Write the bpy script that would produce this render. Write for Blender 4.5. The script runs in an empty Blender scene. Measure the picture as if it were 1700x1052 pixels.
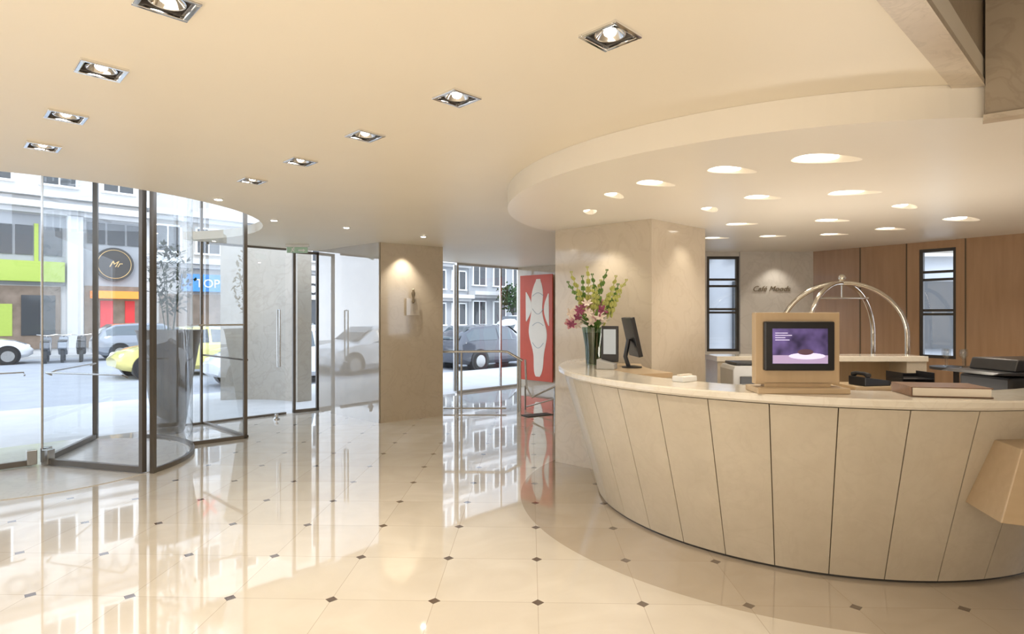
import bpy, bmesh, math, random
from mathutils import Vector, Matrix
random.seed(7)
S = bpy.context.scene
R2 = math.sqrt(2)
try:
    S.view_settings.view_transform = 'Standard'
    S.view_settings.look = 'None'
    S.view_settings.exposure = 0.0
except Exception as e:
    print(e)

# ------------------------------------------------------------ materials
def new_mat(name):
    m = bpy.data.materials.new(name); m.use_nodes = True
    nt = m.node_tree; b = nt.nodes['Principled BSDF']
    return m, nt, b
def N(nt, t, **kw):
    n = nt.nodes.new(t)
    for k, v in kw.items(): setattr(n, k, v)
    return n
def math_n(nt, op, a, b=None, c=None):
    n = N(nt, 'ShaderNodeMath', operation=op)
    for i, v in enumerate((a, b, c)):
        if v is None: continue
        if isinstance(v, (int, float)): n.inputs[i].default_value = v
        else: nt.links.new(v, n.inputs[i])
    return n.outputs[0]
def mixc(nt, fac, a, b, blend='MIX'):
    n = N(nt, 'ShaderNodeMix', data_type='RGBA', blend_type=blend)
    for idx, v in ((0, fac), (6, a), (7, b)):
        if isinstance(v, (int, float)): n.inputs[idx].default_value = v
        elif isinstance(v, tuple): n.inputs[idx].default_value = (v[0], v[1], v[2], 1)
        else: nt.links.new(v, n.inputs[idx])
    return n.outputs[2]
def plain(name, col, rough=0.5, metal=0.0, var=0.06, scale=8, coat=0.0, emit=None, estr=0.0, bump=0.0):
    m, nt, b = new_mat(name)
    tc = N(nt, 'ShaderNodeTexCoord')
    no = N(nt, 'ShaderNodeTexNoise'); no.inputs['Scale'].default_value = scale; no.inputs['Detail'].default_value = 4
    nt.links.new(tc.outputs['Object'], no.inputs['Vector'])
    c2 = tuple(max(0, x*(1-var*2)) for x in col)
    out = mixc(nt, no.outputs['Fac'], c2, tuple(min(1, x*(1+var)) for x in col))
    nt.links.new(out, b.inputs['Base Color'])
    b.inputs['Roughness'].default_value = rough; b.inputs['Metallic'].default_value = metal
    b.inputs['Coat Weight'].default_value = coat
    if emit:
        b.inputs['Emission Color'].default_value = (*emit, 1); b.inputs['Emission Strength'].default_value = estr
    if bump:
        bp = N(nt, 'ShaderNodeBump'); bp.inputs['Strength'].default_value = bump
        nt.links.new(no.outputs['Fac'], bp.inputs['Height']); nt.links.new(bp.outputs[0], b.inputs['Normal'])
    return m
def marble(name, c1, c2, vein, rough=0.15, scale=1.2, coat=0.3, veinf=0.35, mottle=0.0):
    m, nt, b = new_mat(name)
    g = N(nt, 'ShaderNodeNewGeometry')
    no = N(nt, 'ShaderNodeTexNoise'); no.inputs['Scale'].default_value = scale; no.inputs['Detail'].default_value = 7; no.inputs['Distortion'].default_value = 0.8
    nt.links.new(g.outputs['Position'], no.inputs['Vector'])
    base = mixc(nt, no.outputs['Fac'], c1, c2)
    if mottle:
        n3 = N(nt, 'ShaderNodeTexNoise'); n3.inputs['Scale'].default_value = scale*7; n3.inputs['Detail'].default_value = 8; n3.inputs['Roughness'].default_value = 0.7
        nt.links.new(g.outputs['Position'], n3.inputs['Vector'])
        f = math_n(nt, 'MULTIPLY', math_n(nt, 'SUBTRACT', n3.outputs['Fac'], 0.42), mottle*4); f.node.use_clamp = True
        base = mixc(nt, f, base, c1)
    n2 = N(nt, 'ShaderNodeTexNoise'); n2.inputs['Scale'].default_value = scale*2.2; n2.inputs['Detail'].default_value = 9; n2.inputs['Distortion'].default_value = 1.6
    nt.links.new(g.outputs['Position'], n2.inputs['Vector'])
    v = math_n(nt, 'ABSOLUTE', math_n(nt, 'SUBTRACT', n2.outputs['Fac'], 0.5))
    v = math_n(nt, 'SUBTRACT', 1.0, math_n(nt, 'MULTIPLY', v, 22.0)); v.node.use_clamp = True
    v = math_n(nt, 'MULTIPLY', v, veinf)
    nt.links.new(mixc(nt, v, base, vein), b.inputs['Base Color'])
    b.inputs['Roughness'].default_value = rough; b.inputs['Coat Weight'].default_value = coat; b.inputs['Coat Roughness'].default_value = 0.04
    return m
def wood(name, c1, c2, rough=0.35, sc=(1, 1, 0.08), scale=18):
    m, nt, b = new_mat(name)
    tc = N(nt, 'ShaderNodeTexCoord'); mp = N(nt, 'ShaderNodeMapping'); mp.inputs['Scale'].default_value = sc
    nt.links.new(tc.outputs['Object'], mp.inputs['Vector'])
    no = N(nt, 'ShaderNodeTexNoise'); no.inputs['Scale'].default_value = scale; no.inputs['Detail'].default_value = 6; no.inputs['Distortion'].default_value = 0.4
    nt.links.new(mp.outputs[0], no.inputs['Vector'])
    nt.links.new(mixc(nt, no.outputs['Fac'], c1, c2), b.inputs['Base Color'])
    b.inputs['Roughness'].default_value = rough; b.inputs['Coat Weight'].default_value = 0.15
    return m
def glass(name, tint=(0.955, 0.975, 0.985), base=0.075, gain=0.85):
    """thin architectural glass sheet: transparent + Schlick mirror, same from both sides"""
    m = bpy.data.materials.new(name); m.use_nodes = True; nt = m.node_tree
    nt.nodes.remove(nt.nodes['Principled BSDF']); out = nt.nodes['Material Output']
    tr = N(nt, 'ShaderNodeBsdfTransparent'); tr.inputs[0].default_value = (*tint, 1)
    gl = N(nt, 'ShaderNodeBsdfGlossy'); gl.inputs['Roughness'].default_value = 0.01
    ge = N(nt, 'ShaderNodeNewGeometry')
    dt = N(nt, 'ShaderNodeVectorMath', operation='DOT_PRODUCT'); nt.links.new(ge.outputs['Normal'], dt.inputs[0]); nt.links.new(ge.outputs['Incoming'], dt.inputs[1])
    c = math_n(nt, 'ABSOLUTE', dt.outputs['Value'])
    p = math_n(nt, 'POWER', math_n(nt, 'SUBTRACT', 1.0, c), 5.0)
    no = N(nt, 'ShaderNodeTexNoise'); no.inputs['Scale'].default_value = 1.5
    f = math_n(nt, 'ADD', math_n(nt, 'MULTIPLY', p, gain), math_n(nt, 'MULTIPLY', math_n(nt, 'ADD', no.outputs['Fac'], 0.6), base)); f.node.use_clamp = True
    mx = N(nt, 'ShaderNodeMixShader')
    nt.links.new(f, mx.inputs[0]); nt.links.new(tr.outputs[0], mx.inputs[1]); nt.links.new(gl.outputs[0], mx.inputs[2])
    nt.links.new(mx.outputs[0], out.inputs[0])
    return m
def emis(name, col, st):
    m, nt, b = new_mat(name)
    no = N(nt, 'ShaderNodeTexNoise'); no.inputs['Scale'].default_value = 3
    nt.links.new(mixc(nt, no.outputs['Fac'], tuple(c*0.95 for c in col), col), b.inputs['Emission Color'])
    b.inputs['Base Color'].default_value = (*col, 1)
    b.inputs['Emission Strength'].default_value = st
    return m

def floor_mat():
    m, nt, b = new_mat('cream_marble_tiles')
    g = N(nt, 'ShaderNodeNewGeometry')
    al = math.atan2(30, 975); ca, sa = math.cos(al), math.sin(al)
    def dot(v):
        n = N(nt, 'ShaderNodeVectorMath', operation='DOT_PRODUCT'); nt.links.new(g.outputs['Position'], n.inputs[0]); n.inputs[1].default_value = v
        return n.outputs['Value']
    e = dot((ca, -sa, 0)); d = dot((sa, ca, 0))
    P = 0.6
    u = math_n(nt, 'ADD', math_n(nt, 'DIVIDE', e, P), 100.5-0.045/P)
    v = math_n(nt, 'ADD', math_n(nt, 'DIVIDE', d, P), 100.5-3.385/P)
    du = math_n(nt, 'ABSOLUTE', math_n(nt, 'SUBTRACT', math_n(nt, 'FRACT', u), 0.5))
    dv = math_n(nt, 'ABSOLUTE', math_n(nt, 'SUBTRACT', math_n(nt, 'FRACT', v), 0.5))
    diam = math_n(nt, 'LESS_THAN', math_n(nt, 'ADD', du, dv), 0.062)
    line = math_n(nt, 'LESS_THAN', math_n(nt, 'MINIMUM', du, dv), 0.0036)
    cx = N(nt, 'ShaderNodeCombineXYZ')
    nt.links.new(math_n(nt, 'FLOOR', math_n(nt, 'ADD', u, 0.5)), cx.inputs[0]); nt.links.new(math_n(nt, 'FLOOR', math_n(nt, 'ADD', v, 0.5)), cx.inputs[1])
    wn = N(nt, 'ShaderNodeTexWhiteNoise', noise_dimensions='3D'); nt.links.new(cx.outputs[0], wn.inputs['Vector'])
    off = N(nt, 'ShaderNodeVectorMath', operation='MULTIPLY_ADD'); nt.links.new(wn.outputs['Color'], off.inputs[0]); off.inputs[1].default_value = (7, 7, 7); nt.links.new(g.outputs['Position'], off.inputs[2])
    no = N(nt, 'ShaderNodeTexNoise'); no.inputs['Scale'].default_value = 1.8; no.inputs['Detail'].default_value = 9; no.inputs['Distortion'].default_value = 1.2
    nt.links.new(off.outputs[0], no.inputs['Vector'])
    base = mixc(nt, no.outputs['Fac'], (0.63, 0.56, 0.46), (0.86, 0.80, 0.70))
    base = mixc(nt, math_n(nt, 'MULTIPLY', wn.outputs['Value'], 0.25), base, (0.66, 0.58, 0.47))
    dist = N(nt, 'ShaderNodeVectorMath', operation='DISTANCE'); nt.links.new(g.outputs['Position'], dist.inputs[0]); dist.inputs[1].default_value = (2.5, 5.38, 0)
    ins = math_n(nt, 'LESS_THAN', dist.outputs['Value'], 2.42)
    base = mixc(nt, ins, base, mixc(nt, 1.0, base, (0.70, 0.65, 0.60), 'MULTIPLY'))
    base = mixc(nt, math_n(nt, 'MULTIPLY', line, 0.5), base, (0.36, 0.28, 0.2))
    base = mixc(nt, diam, base, (0.13, 0.09, 0.065))
    nt.links.new(base, b.inputs['Base Color'])
    b.inputs['Roughness'].default_value = 0.055
    b.inputs['IOR'].default_value = 1.65
    b.inputs['Coat Weight'].default_value = 0.9; b.inputs['Coat Roughness'].default_value = 0.025
    return m

M = {}
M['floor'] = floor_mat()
M['ceil'] = plain('cream_plaster', (0.82, 0.74, 0.60), 0.45, var=0.02, scale=1.5)
M['soffit'] = plain('cream_plaster_soffit', (0.81, 0.75, 0.645), 0.35, var=0.02, scale=1.5)
M['wallm'] = marble('beige_marble', (0.54, 0.455, 0.34), (0.68, 0.595, 0.47), (0.48, 0.39, 0.28), 0.10, 1.3, mottle=0.15, veinf=.25)
M['deskm'] = marble('desk_marble', (0.51, 0.445, 0.345), (0.66, 0.59, 0.475), (0.48, 0.41, 0.31), 0.25, 1.5, 0.15, 0.18, mottle=0.4)
M['topm'] = marble('countertop_marble', (0.76, 0.69, 0.57), (0.87, 0.82, 0.72), (0.7, 0.62, 0.5), 0.12, 2.0)
M['greym'] = marble('grey_marble', (0.60, 0.57, 0.52), (0.72, 0.69, 0.65), (0.52, 0.49, 0.45), 0.2, 1.2)
M['stoneout'] = marble('entrance_stone', (0.36, 0.325, 0.27), (0.48, 0.44, 0.375), (0.30, 0.26, 0.21), 0.4, 1.0, 0, mottle=0.4)
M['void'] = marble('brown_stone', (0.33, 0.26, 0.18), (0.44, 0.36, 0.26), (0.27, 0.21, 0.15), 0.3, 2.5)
M['trimm'] = marble('trim_stone', (0.50, 0.41, 0.30), (0.62, 0.53, 0.41), (0.36, 0.29, 0.2), 0.3, 3, mottle=.5)
M['wood'] = wood('warm_wood', (0.31, 0.18, 0.095), (0.44, 0.28, 0.16))
M['woodl'] = wood('light_wood', (0.50, 0.36, 0.21), (0.62, 0.47, 0.30), 0.35)
M['woodh'] = wood('light_wood_horizontal', (0.48, 0.35, 0.21), (0.60, 0.46, 0.30), 0.35, (0.08, 1, 1))
M['steel'] = plain('brushed_steel', (0.55, 0.54, 0.52), 0.25, 1.0)
M['bronze'] = plain('bronze_frame', (0.20, 0.18, 0.16), 0.35, 0.7)
M['chrome'] = plain('chrome', (0.85, 0.85, 0.85), 0.08, 1.0, 0.02)
M['brass'] = plain('polished_champagne_metal', (0.80, 0.76, 0.68), 0.12, 1.0, 0.02)
M['black'] = plain('black_plastic', (0.015, 0.015, 0.017), 0.3)
M['dark'] = plain('dark_grey', (0.05, 0.045, 0.04), 0.5)
M['joint'] = plain('dark_joint', (0.13, 0.095, 0.06), 0.8)
M['white'] = plain('white_paint', (0.82, 0.82, 0.80), 0.5, var=0.03)
M['grey'] = plain('grey_plastic', (0.45, 0.45, 0.44), 0.4)
M['pot'] = plain('grey_brown_pot', (0.20, 0.18, 0.16), 0.3, 0.3)
M['letter'] = plain('aged_brass_letters', (0.26, 0.21, 0.14), 0.4, 0.5)
M['gold'] = plain('gold_paint', (0.62, 0.42, 0.18), 0.4, 0.3)
M['glass'] = glass('clear_glass')
M['vase'] = glass('vase_glass', (0.38, 0.50, 0.38), 0.12, 1.0)
M['wine'] = glass('wine_glass_clear', (0.9, 0.92, 0.92), 0.15, 1.0)
M['lamp'] = emis('lamp_glow', (1.0, 0.95, 0.86), 40)
M['lampsoft'] = emis('soft_lamp_glow', (1.0, 0.95, 0.86), 5.0)
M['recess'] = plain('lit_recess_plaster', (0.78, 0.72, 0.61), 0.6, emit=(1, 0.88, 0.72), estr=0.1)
M['tarmac'] = plain('tarmac', (0.34, 0.35, 0.37), 0.85, var=0.1, scale=2)
M['pave'] = plain('pavement', (0.52, 0.51, 0.49), 0.8, var=0.08, scale=3)
M['leaf'] = plain('green_leaf', (0.14, 0.28, 0.05), 0.45, var=0.3)
M['leafd'] = plain('dark_leaf', (0.03, 0.07, 0.02), 0.9, var=0.3)
M['leafy'] = plain('lime_bloom', (0.50, 0.52, 0.14), 0.5, var=0.2)
M['pink'] = plain('pink_petal', (0.75, 0.40, 0.44), 0.5, var=0.2)
M['palepink'] = plain('pale_pink_petal', (0.88, 0.76, 0.68), 0.5, var=0.1)
M['purple'] = plain('purple_petal', (0.32, 0.07, 0.15), 0.5, var=0.2)
M['red'] = plain('poster_red', (0.62, 0.085, 0.035), 0.4, var=0.05)
M['cream'] = plain('poster_cream', (0.86, 0.78, 0.66), 0.5, var=0.03)
M['tyre'] = plain('tyre_rubber', (0.02, 0.02, 0.02), 0.8)
M['carglass'] = plain('car_glass', (0.06, 0.08, 0.09), 0.05, coat=1)

m, nt, b = new_mat('polished_pale_cladding')
no = N(nt, 'ShaderNodeTexNoise'); no.inputs['Scale'].default_value = 1.2; no.inputs['Detail'].default_value = 6
g = N(nt, 'ShaderNodeNewGeometry'); nt.links.new(g.outputs['Position'], no.inputs['Vector'])
nt.links.new(mixc(nt, no.outputs['Fac'], (0.42, 0.375, 0.32), (0.55, 0.51, 0.45)), b.inputs['Base Color'])
b.inputs['Roughness'].default_value = 0.02; b.inputs['IOR'].default_value = 2.1; b.inputs['Coat Weight'].default_value = 0.8; b.inputs['Coat Roughness'].default_value = 0.01
M['clad'] = m

# ------------------------------------------------------------ mesh helpers
COL = S.collection
def link(o, parent=None):
    COL.objects.link(o)
    if parent: o.parent = parent
    return o
def tag(o, label=None, category=None, kind=None, group=None):
    if label: o['label'] = label
    if category: o['category'] = category
    if kind: o['kind'] = kind
    if group: o['group'] = group
    return o
def empty(name, loc, rz=0, label=None, category=None, kind=None, group=None):
    o = bpy.data.objects.new(name, None); o.location = loc; o.rotation_euler = (0, 0, rz); o.empty_display_size = 0.1
    link(o); return tag(o, label, category, kind, group)
def B(): return bmesh.new()
def fin(name, bm, mat, parent=None, loc=(0, 0, 0), rot=(0, 0, 0), smooth=False, bevel=0, **t):
    bmesh.ops.recalc_face_normals(bm, faces=bm.faces)
    if smooth:
        for f in bm.faces: f.smooth = True
    me = bpy.data.meshes.new(name); bm.to_mesh(me); bm.free()
    o = bpy.data.objects.new(name, me); o.location = loc; o.rotation_euler = rot
    me.materials.append(M[mat] if isinstance(mat, str) else mat)
    link(o, parent)
    if smooth:
        try: me.set_sharp_from_angle(angle=math.radians(40))
        except Exception: pass
    if bevel:
        md = o.modifiers.new('bev', 'BEVEL'); md.width = bevel; md.segments = 2; md.limit_method = 'ANGLE'
    return tag(o, **t)
def box(bm, c, s, rz=0, M4=None):
    r = bmesh.ops.create_cube(bm, size=1)['verts']
    mt = Matrix.Translation(c) @ Matrix.Rotation(rz, 4, 'Z') @ Matrix.Diagonal((*s, 1))
    if M4: mt = M4 @ mt
    bmesh.ops.transform(bm, matrix=mt, verts=r)
def pane(bm, x0, x1, z0, z1, y=0):
    v = [bm.verts.new(p) for p in ((x0, y, z0), (x1, y, z0), (x1, y, z1), (x0, y, z1))]; bm.faces.new(v)
def seg_box(bm, p, q, z0, z1, th):
    dx, dy = q[0]-p[0], q[1]-p[1]; L = math.hypot(dx, dy)
    box(bm, ((p[0]+q[0])/2, (p[1]+q[1])/2, (z0+z1)/2), (L, th, z1-z0), math.atan2(dy, dx))
def prism(bm, poly, z0, z1):
    lo = [bm.verts.new((x, y, z0)) for x, y in poly]; hi = [bm.verts.new((x, y, z1)) for x, y in poly]
    n = len(poly)
    bm.faces.new(lo[::-1]); bm.faces.new(hi)
    for i in range(n): bm.faces.new((lo[i], lo[(i+1) % n], hi[(i+1) % n], hi[i]))
def prism_xz(bm, poly, y0, y1):
    lo = [bm.verts.new((x, y0, z)) for x, z in poly]; hi = [bm.verts.new((x, y1, z)) for x, z in poly]
    n = len(poly)
    bm.faces.new(lo[::-1]); bm.faces.new(hi)
    for i in range(n): bm.faces.new((lo[i], lo[(i+1) % n], hi[(i+1) % n], hi[i]))
def cone(bm, p, q, r1, r2=None, seg=16):
    r2 = r1 if r2 is None else r2
    p, q = Vector(p), Vector(q); d = q-p
    rot = d.to_track_quat('Z', 'Y').to_matrix().to_4x4()
    bmesh.ops.create_cone(bm, cap_ends=True, segments=seg, radius1=r1, radius2=r2, depth=d.length, matrix=Matrix.Translation((p+q)/2) @ rot)
def tube(bm, pts, r, seg=10, closed=False):
    pts = [Vector(p) for p in pts]; n = len(pts); rings = []
    up = None
    for i, p in enumerate(pts):
        if closed: t = pts[(i+1) % n]-pts[i-1]
        else: t = pts[min(i+1, n-1)]-pts[max(i-1, 0)]
        t.normalize()
        if up is None:
            up = Vector((0, 0, 1)) if abs(t.z) < 0.9 else Vector((1, 0, 0))
        x = t.cross(up); x.normalize(); y = x.cross(t); y.normalize(); up = y
        rr = r[i] if isinstance(r, (list, tuple)) else r
        rings.append([bm.verts.new(p+x*math.cos(a)*rr+y*math.sin(a)*rr) for a in [2*math.pi*k/seg for k in range(seg)]])
    rng = range(n if closed else n-1)
    for i in rng:
        A, C = rings[i], rings[(i+1) % n]
        for k in range(seg): bm.faces.new((A[k], A[(k+1) % seg], C[(k+1) % seg], C[k]))
    if not closed:
        bm.faces.new(rings[0][::-1]); bm.faces.new(rings[-1])
def lathe(bm, prof, c=(0, 0, 0), seg=32, caps=True):
    rings = []
    for r, z in prof:
        rings.append([bm.verts.new((c[0]+r*math.cos(a), c[1]+r*math.sin(a), c[2]+z)) for a in [2*math.pi*k/seg for k in range(seg)]])
    for A, C in zip(rings, rings[1:]):
        for k in range(seg): bm.faces.new((A[k], A[(k+1) % seg], C[(k+1) % seg], C[k]))
    if caps: bm.faces.new(rings[0][::-1]); bm.faces.new(rings[-1])
def sphere(bm, c, r, s=(1, 1, 1), seg=12, rot=None):
    mt = Matrix.Translation(c)
    if rot: mt = mt @ rot
    bmesh.ops.create_uvsphere(bm, u_segments=seg, v_segments=max(6, seg//2+2), radius=r, matrix=mt @ Matrix.Diagonal((*s, 1)))
def arcband(bm, c, prof, t0, t1, seg, closed_prof=True):
    rings = []
    for i in range(seg+1):
        a = math.radians(t0+(t1-t0)*i/seg)
        rings.append([bm.verts.new((c[0]+r*math.cos(a), c[1]+r*math.sin(a), z)) for r, z in prof])
    n = len(prof)
    for A, C in zip(rings, rings[1:]):
        for k in range(n if closed_prof else n-1):
            bm.faces.new((A[k], A[(k+1) % n], C[(k+1) % n], C[k]))
    if closed_prof:
        bm.faces.new(rings[0]); bm.faces.new(rings[-1][::-1])
def holed(name, outer, holes, z0, th, mat, **t):
    cu = bpy.data.curves.new(name, 'CURVE'); cu.dimensions = '2D'; cu.fill_mode = 'BOTH'; cu.extrude = th/2
    for pl in [outer]+holes:
        sp = cu.splines.new('POLY'); sp.points.add(len(pl)-1); sp.use_cyclic_u = True
        for p, q in zip(sp.points, pl): p.co = (q[0], q[1], 0, 1)
    o = bpy.data.objects.new(name+'_c', cu); COL.objects.link(o)
    bpy.context.view_layer.update()
    me = bpy.data.meshes.new_from_object(o.evaluated_get(bpy.context.evaluated_depsgraph_get()))
    bpy.data.objects.remove(o)
    me.name = name; me.materials.clear(); me.materials.append(M[mat])
    for p in me.polygons: p.use_smooth = False
    ob = bpy.data.objects.new(name, me); ob.location = (0, 0, z0+th/2); link(ob)
    return tag(ob, **t)
def text(name, body, size, loc, rot, mat, parent=None, ext=0.005, align='CENTER', shear=0.0, **t):
    cu = bpy.data.curves.new(name, 'FONT'); cu.body = body; cu.size = size; cu.extrude = ext; cu.align_x = align; cu.shear = shear
    o = bpy.data.objects.new(name+'_t', cu); COL.objects.link(o); bpy.context.view_layer.update()
    me = bpy.data.meshes.new_from_object(o.evaluated_get(bpy.context.evaluated_depsgraph_get()))
    bpy.data.objects.remove(o); me.materials.clear(); me.materials.append(M[mat] if isinstance(mat, str) else mat)
    ob = bpy.data.objects.new(name, me); ob.location = loc; ob.rotation_euler = rot; link(ob, parent)
    return tag(ob, **t)
def copy_tree(root, loc, rz=None, sc=None):
    n = root.copy(); n.location = loc
    if rz is not None: n.rotation_euler = (0, 0, rz)
    if sc is not None: n.scale = sc
    COL.objects.link(n)
    def rec(src, dst):
        for ch in src.children:
            c = ch.copy(); c.parent = dst; COL.objects.link(c); rec(ch, c)
    rec(root, n)
    return n
def F(a, b):
    return (-6.85+(a-b)/R2, 6.85+(a+b)/R2)
def F3(a, b, z): x, y = F(a, b); return (x, y, z)
ANG = math.radians(45)

H = 2.78; HS = 2.616
# ------------------------------------------------------------ room shell
bm = B(); p = [(-10.5, -3.5), (9, -3.5), (9, 9.3), (3.2, 9.3), (3.2, 11.0), (0.25, 13.95), (-10.5, 3.2)]
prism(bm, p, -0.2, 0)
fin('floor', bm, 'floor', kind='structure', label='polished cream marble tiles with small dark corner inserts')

DC = (-5.2, 6.5)
arc = []
for i in range(41):
    a = math.radians(-155+i*(82+155)/40)
    arc.append((DC[0]+2.25*math.cos(a), DC[1]+2.25*math.sin(a)))
arc = [q for q in arc if (q[1]-6.85-(q[0]+6.85))/R2 <= 0.0]
outer = [(-10.5, -3.5), (9, -3.5), (9, 9.3), (3.2, 9.3), (3.2, 11.0), (0.25, 13.95)]
outer = outer + [F(3.05, 0)] + arc[::-1] + [(-10.5, 3.2)]
def dia(x, y, s):
    h = s/R2
    return [(x-h, y), (x, y-h), (x+h, y), (x, y+h)]
DL = [(0.395, 2.365), (-0.285, 3.036), (-0.919, 3.673), (-1.544, 4.288), (-2.165, 4.898)]
DL += [(-1.243, 2.115), (-1.884, 2.694), (-2.52, 3.319), (-3.122, 3.908)]
FX = 0.165
void = [(0.6, 1.27), (2.30, 2.86), (3.55, 2.01), (1.8, 0.35)]
holes = [dia(x, y, FX-0.01) for x, y in DL] + [void]
holed('ceiling', outer, holes, H, 0.12, 'ceil', kind='structure', label='smooth warm cream plaster ceiling')
bm = B(); prism(bm, [(-9, 3.5), (-2.3, 3.5), (-2.3, 11.3), (-9.0, 4.65)], 3.6, 3.7)
fin('ceiling', bm, 'ceil', kind='structure', label='raised ceiling over the revolving door')
SC = (2.4, 5.3); sr = 2.44
so = []
for i in range(61):
    a = math.radians(-60-i*(155)/60)
    so.append((SC[0]+sr*math.cos(a), SC[1]+sr*math.sin(a)))
so += [(0.7, 7.1), (2.62, 9.02), (9, 9.1), (9, 3.2)]
SLP = [(1.063, 4.301, 1.0, .45), (1.475, 3.909, 1.1, .3), (1.951, 3.623, 1.35, .12), (0.835, 4.734, .8, 1.0), (0.73, 5.477, .8, 1.4), (1.812, 5.352, .85, 1.0), (2.060, 4.806, 1.0, .25),
       (2.700, 4.618, 1.2, -.08), (3.496, 5.204, 1.0, .6), (2.428, 6.197, 1.0, -.1), (3.259, 5.962, 1.1, .15), (4.529, 5.888, 1.4, .4), (4.227, 6.542, 1.1, .2), (3.83, 6.978, 1.0, 0), (3.169, 7.136, .95, -.1), (2.547, 7.302, .95, 0)]
def ell(x, y, rx, ry, rot=0, n=24, pw=0.8, taper=0.4):
    out = []
    for t in [2*math.pi*k/n for k in range(n)]:
        c, s = math.cos(t), math.sin(t)
        ex = rx*math.copysign(abs(c)**pw, c); ey = ry*math.copysign(abs(s)**pw, s)*(1-taper*ex/rx)
        out.append((x+ex*math.cos(rot)-ey*math.sin(rot), y+ex*math.sin(rot)+ey*math.cos(rot)))
    return out
holed('ceiling', so, [ell(x, y, 0.165*s, 0.072*s, r) for x, y, s, r in SLP], HS, H-HS-0.001, 'soffit', kind='structure', label='lowered curved plaster soffit over the reception desk')

def wall(name, p, q, z0, z1, th, mat, label):
    bm = B(); seg_box(bm, p, q, z0, z1, th); return fin(name, bm, mat, kind='structure', label=label)
wall('wall_south', (-10.5, -3.5), (9, -3.5), 0, H, 0.1, 'wallm', 'beige marble wall')
wall('wall_west', (-10.5, -3.5), (-10.5, 3.2), 0, H, 0.1, 'wallm', 'beige marble wall')
wall('wall_east', (9, -3.5), (9, 3.0), 0, H, 0.1, 'wood', 'warm wood panelled wall')
wall('wall_northwest', (0.17, 13.83), (3.0, 11.0), 0, H, 0.1, 'wallm', 'pale marble wall behind the red artwork')
wall('wall_corner', (3.0, 11.0), (2.72, 8.9), 0, H, 0.1, 'wallm', 'pale marble return wall')
bm = B()
for (x0, x1, z0, z1) in [(2.67, 2.95, 0, HS), (2.95, 3.44, 0, 1.11), (2.95, 3.44, 2.55, HS)]:
    box(bm, ((x0+x1)/2, 8.95, (z0+z1)/2), (x1-x0, 0.12, z1-z0))
fin('wall_north', bm, 'greym', kind='structure', label='grey marble wall around a dark window')
bm = B(); box(bm, (4.03, 8.93, HS/2), (1.18, 0.16, HS)); fin('wall_niche', bm, 'greym', kind='structure', label='pale grey marble wall carrying the lounge name')
w0 = Vector((4.56, 8.89)); w1 = Vector((6.04, 6.93)); wd = (w1-w0)
def WP(t): v = w0+wd*t; return (v.x, v.y)
def WN(t, o):
    n = Vector((wd.y, -wd.x)).normalized(); v = w0+wd*t + n*o; return (v.x, v.y)
def tk(px):
    k = (px-850)/975; return (k*w0.y-w0.x)/(wd.x-k*wd.y)
tb, tc_ = tk(1528), tk(1590)
bm = B(); seg_box(bm, WP(0.0), WP(tb), 0, HS, 0.08); seg_box(bm, WP(tb), WP(tc_), 0, 1.1, 0.08); seg_box(bm, WP(tb), WP(tc_), 2.52, HS, 0.08)
fin('wall_northeast', bm, 'wood', kind='structure', label='warm brown wood panelled wall')
bm = B(); seg_box(bm, WP(tc_), WP(2.2), 0, HS, 0.14)
fin('wall_side', bm, 'wood', kind='structure', label='warm brown wood panelled wall')
for i, px in enumerate((1430, 1507)):
    bm = B(); t = tk(px); seg_box(bm, WN(t-0.003, 0.04), WN(t+0.003, 0.04), 0, HS, 0.012)
    fin('trim_%d' % (i+1), bm, 'joint', kind='structure', label='vertical joint of the wood panelling')
bm = B(); t = tk(1606); seg_box(bm, WN(t-0.003, 0.07), WN(t+0.003, 0.07), 0, HS, 0.012); fin('trim_3', bm, 'joint', kind='structure', label='vertical joint of the wood panelling')

def win(name, p, q, z0, z1, bars_z, mull, fr=0.05, mat='bronze', label='', th=0.06, gl='glass'):
    e = empty(name, ((p[0]+q[0])/2, (p[1]+q[1])/2, 0), math.atan2(q[1]-p[1], q[0]-p[0]), label, None, 'structure')
    L = math.hypot(q[0]-p[0], q[1]-p[1])
    bm = B()
    box(bm, (0, 0, z0+fr/2), (L, th, fr)); box(bm, (0, 0, z1-fr/2), (L, th, fr))
    for s in (-1, 1): box(bm, (s*(L/2-fr/2), 0, (z0+z1)/2), (fr, th, z1-z0-2*fr))
    for z in bars_z: box(bm, (0, 0, z), (L-2*fr, th*0.8, fr*0.8))
    for x in mull: box(bm, (x, 0, (z0+z1)/2), (fr*0.8, th*0.7, z1-z0-2*fr))
    fin('frame', bm, mat, e)
    bm = B(); pane(bm, -L/2+fr, L/2-fr, z0+fr, z1-fr); fin('glass_pane', bm, gl, e)
    return e
win('window_1', (2.95, 8.93), (3.44, 8.93), 1.11, 2.55, [1.7, 1.75, 2.1, 2.2], [], 0.04, 'dark', label='dark-framed window with horizontal bars')
win('window_2', WP(tb), WP(tc_), 1.1, 2.52, [1.67, 1.72, 2.12, 2.22], [], 0.04, 'dark', label='dark-framed window with horizontal bars')

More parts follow.
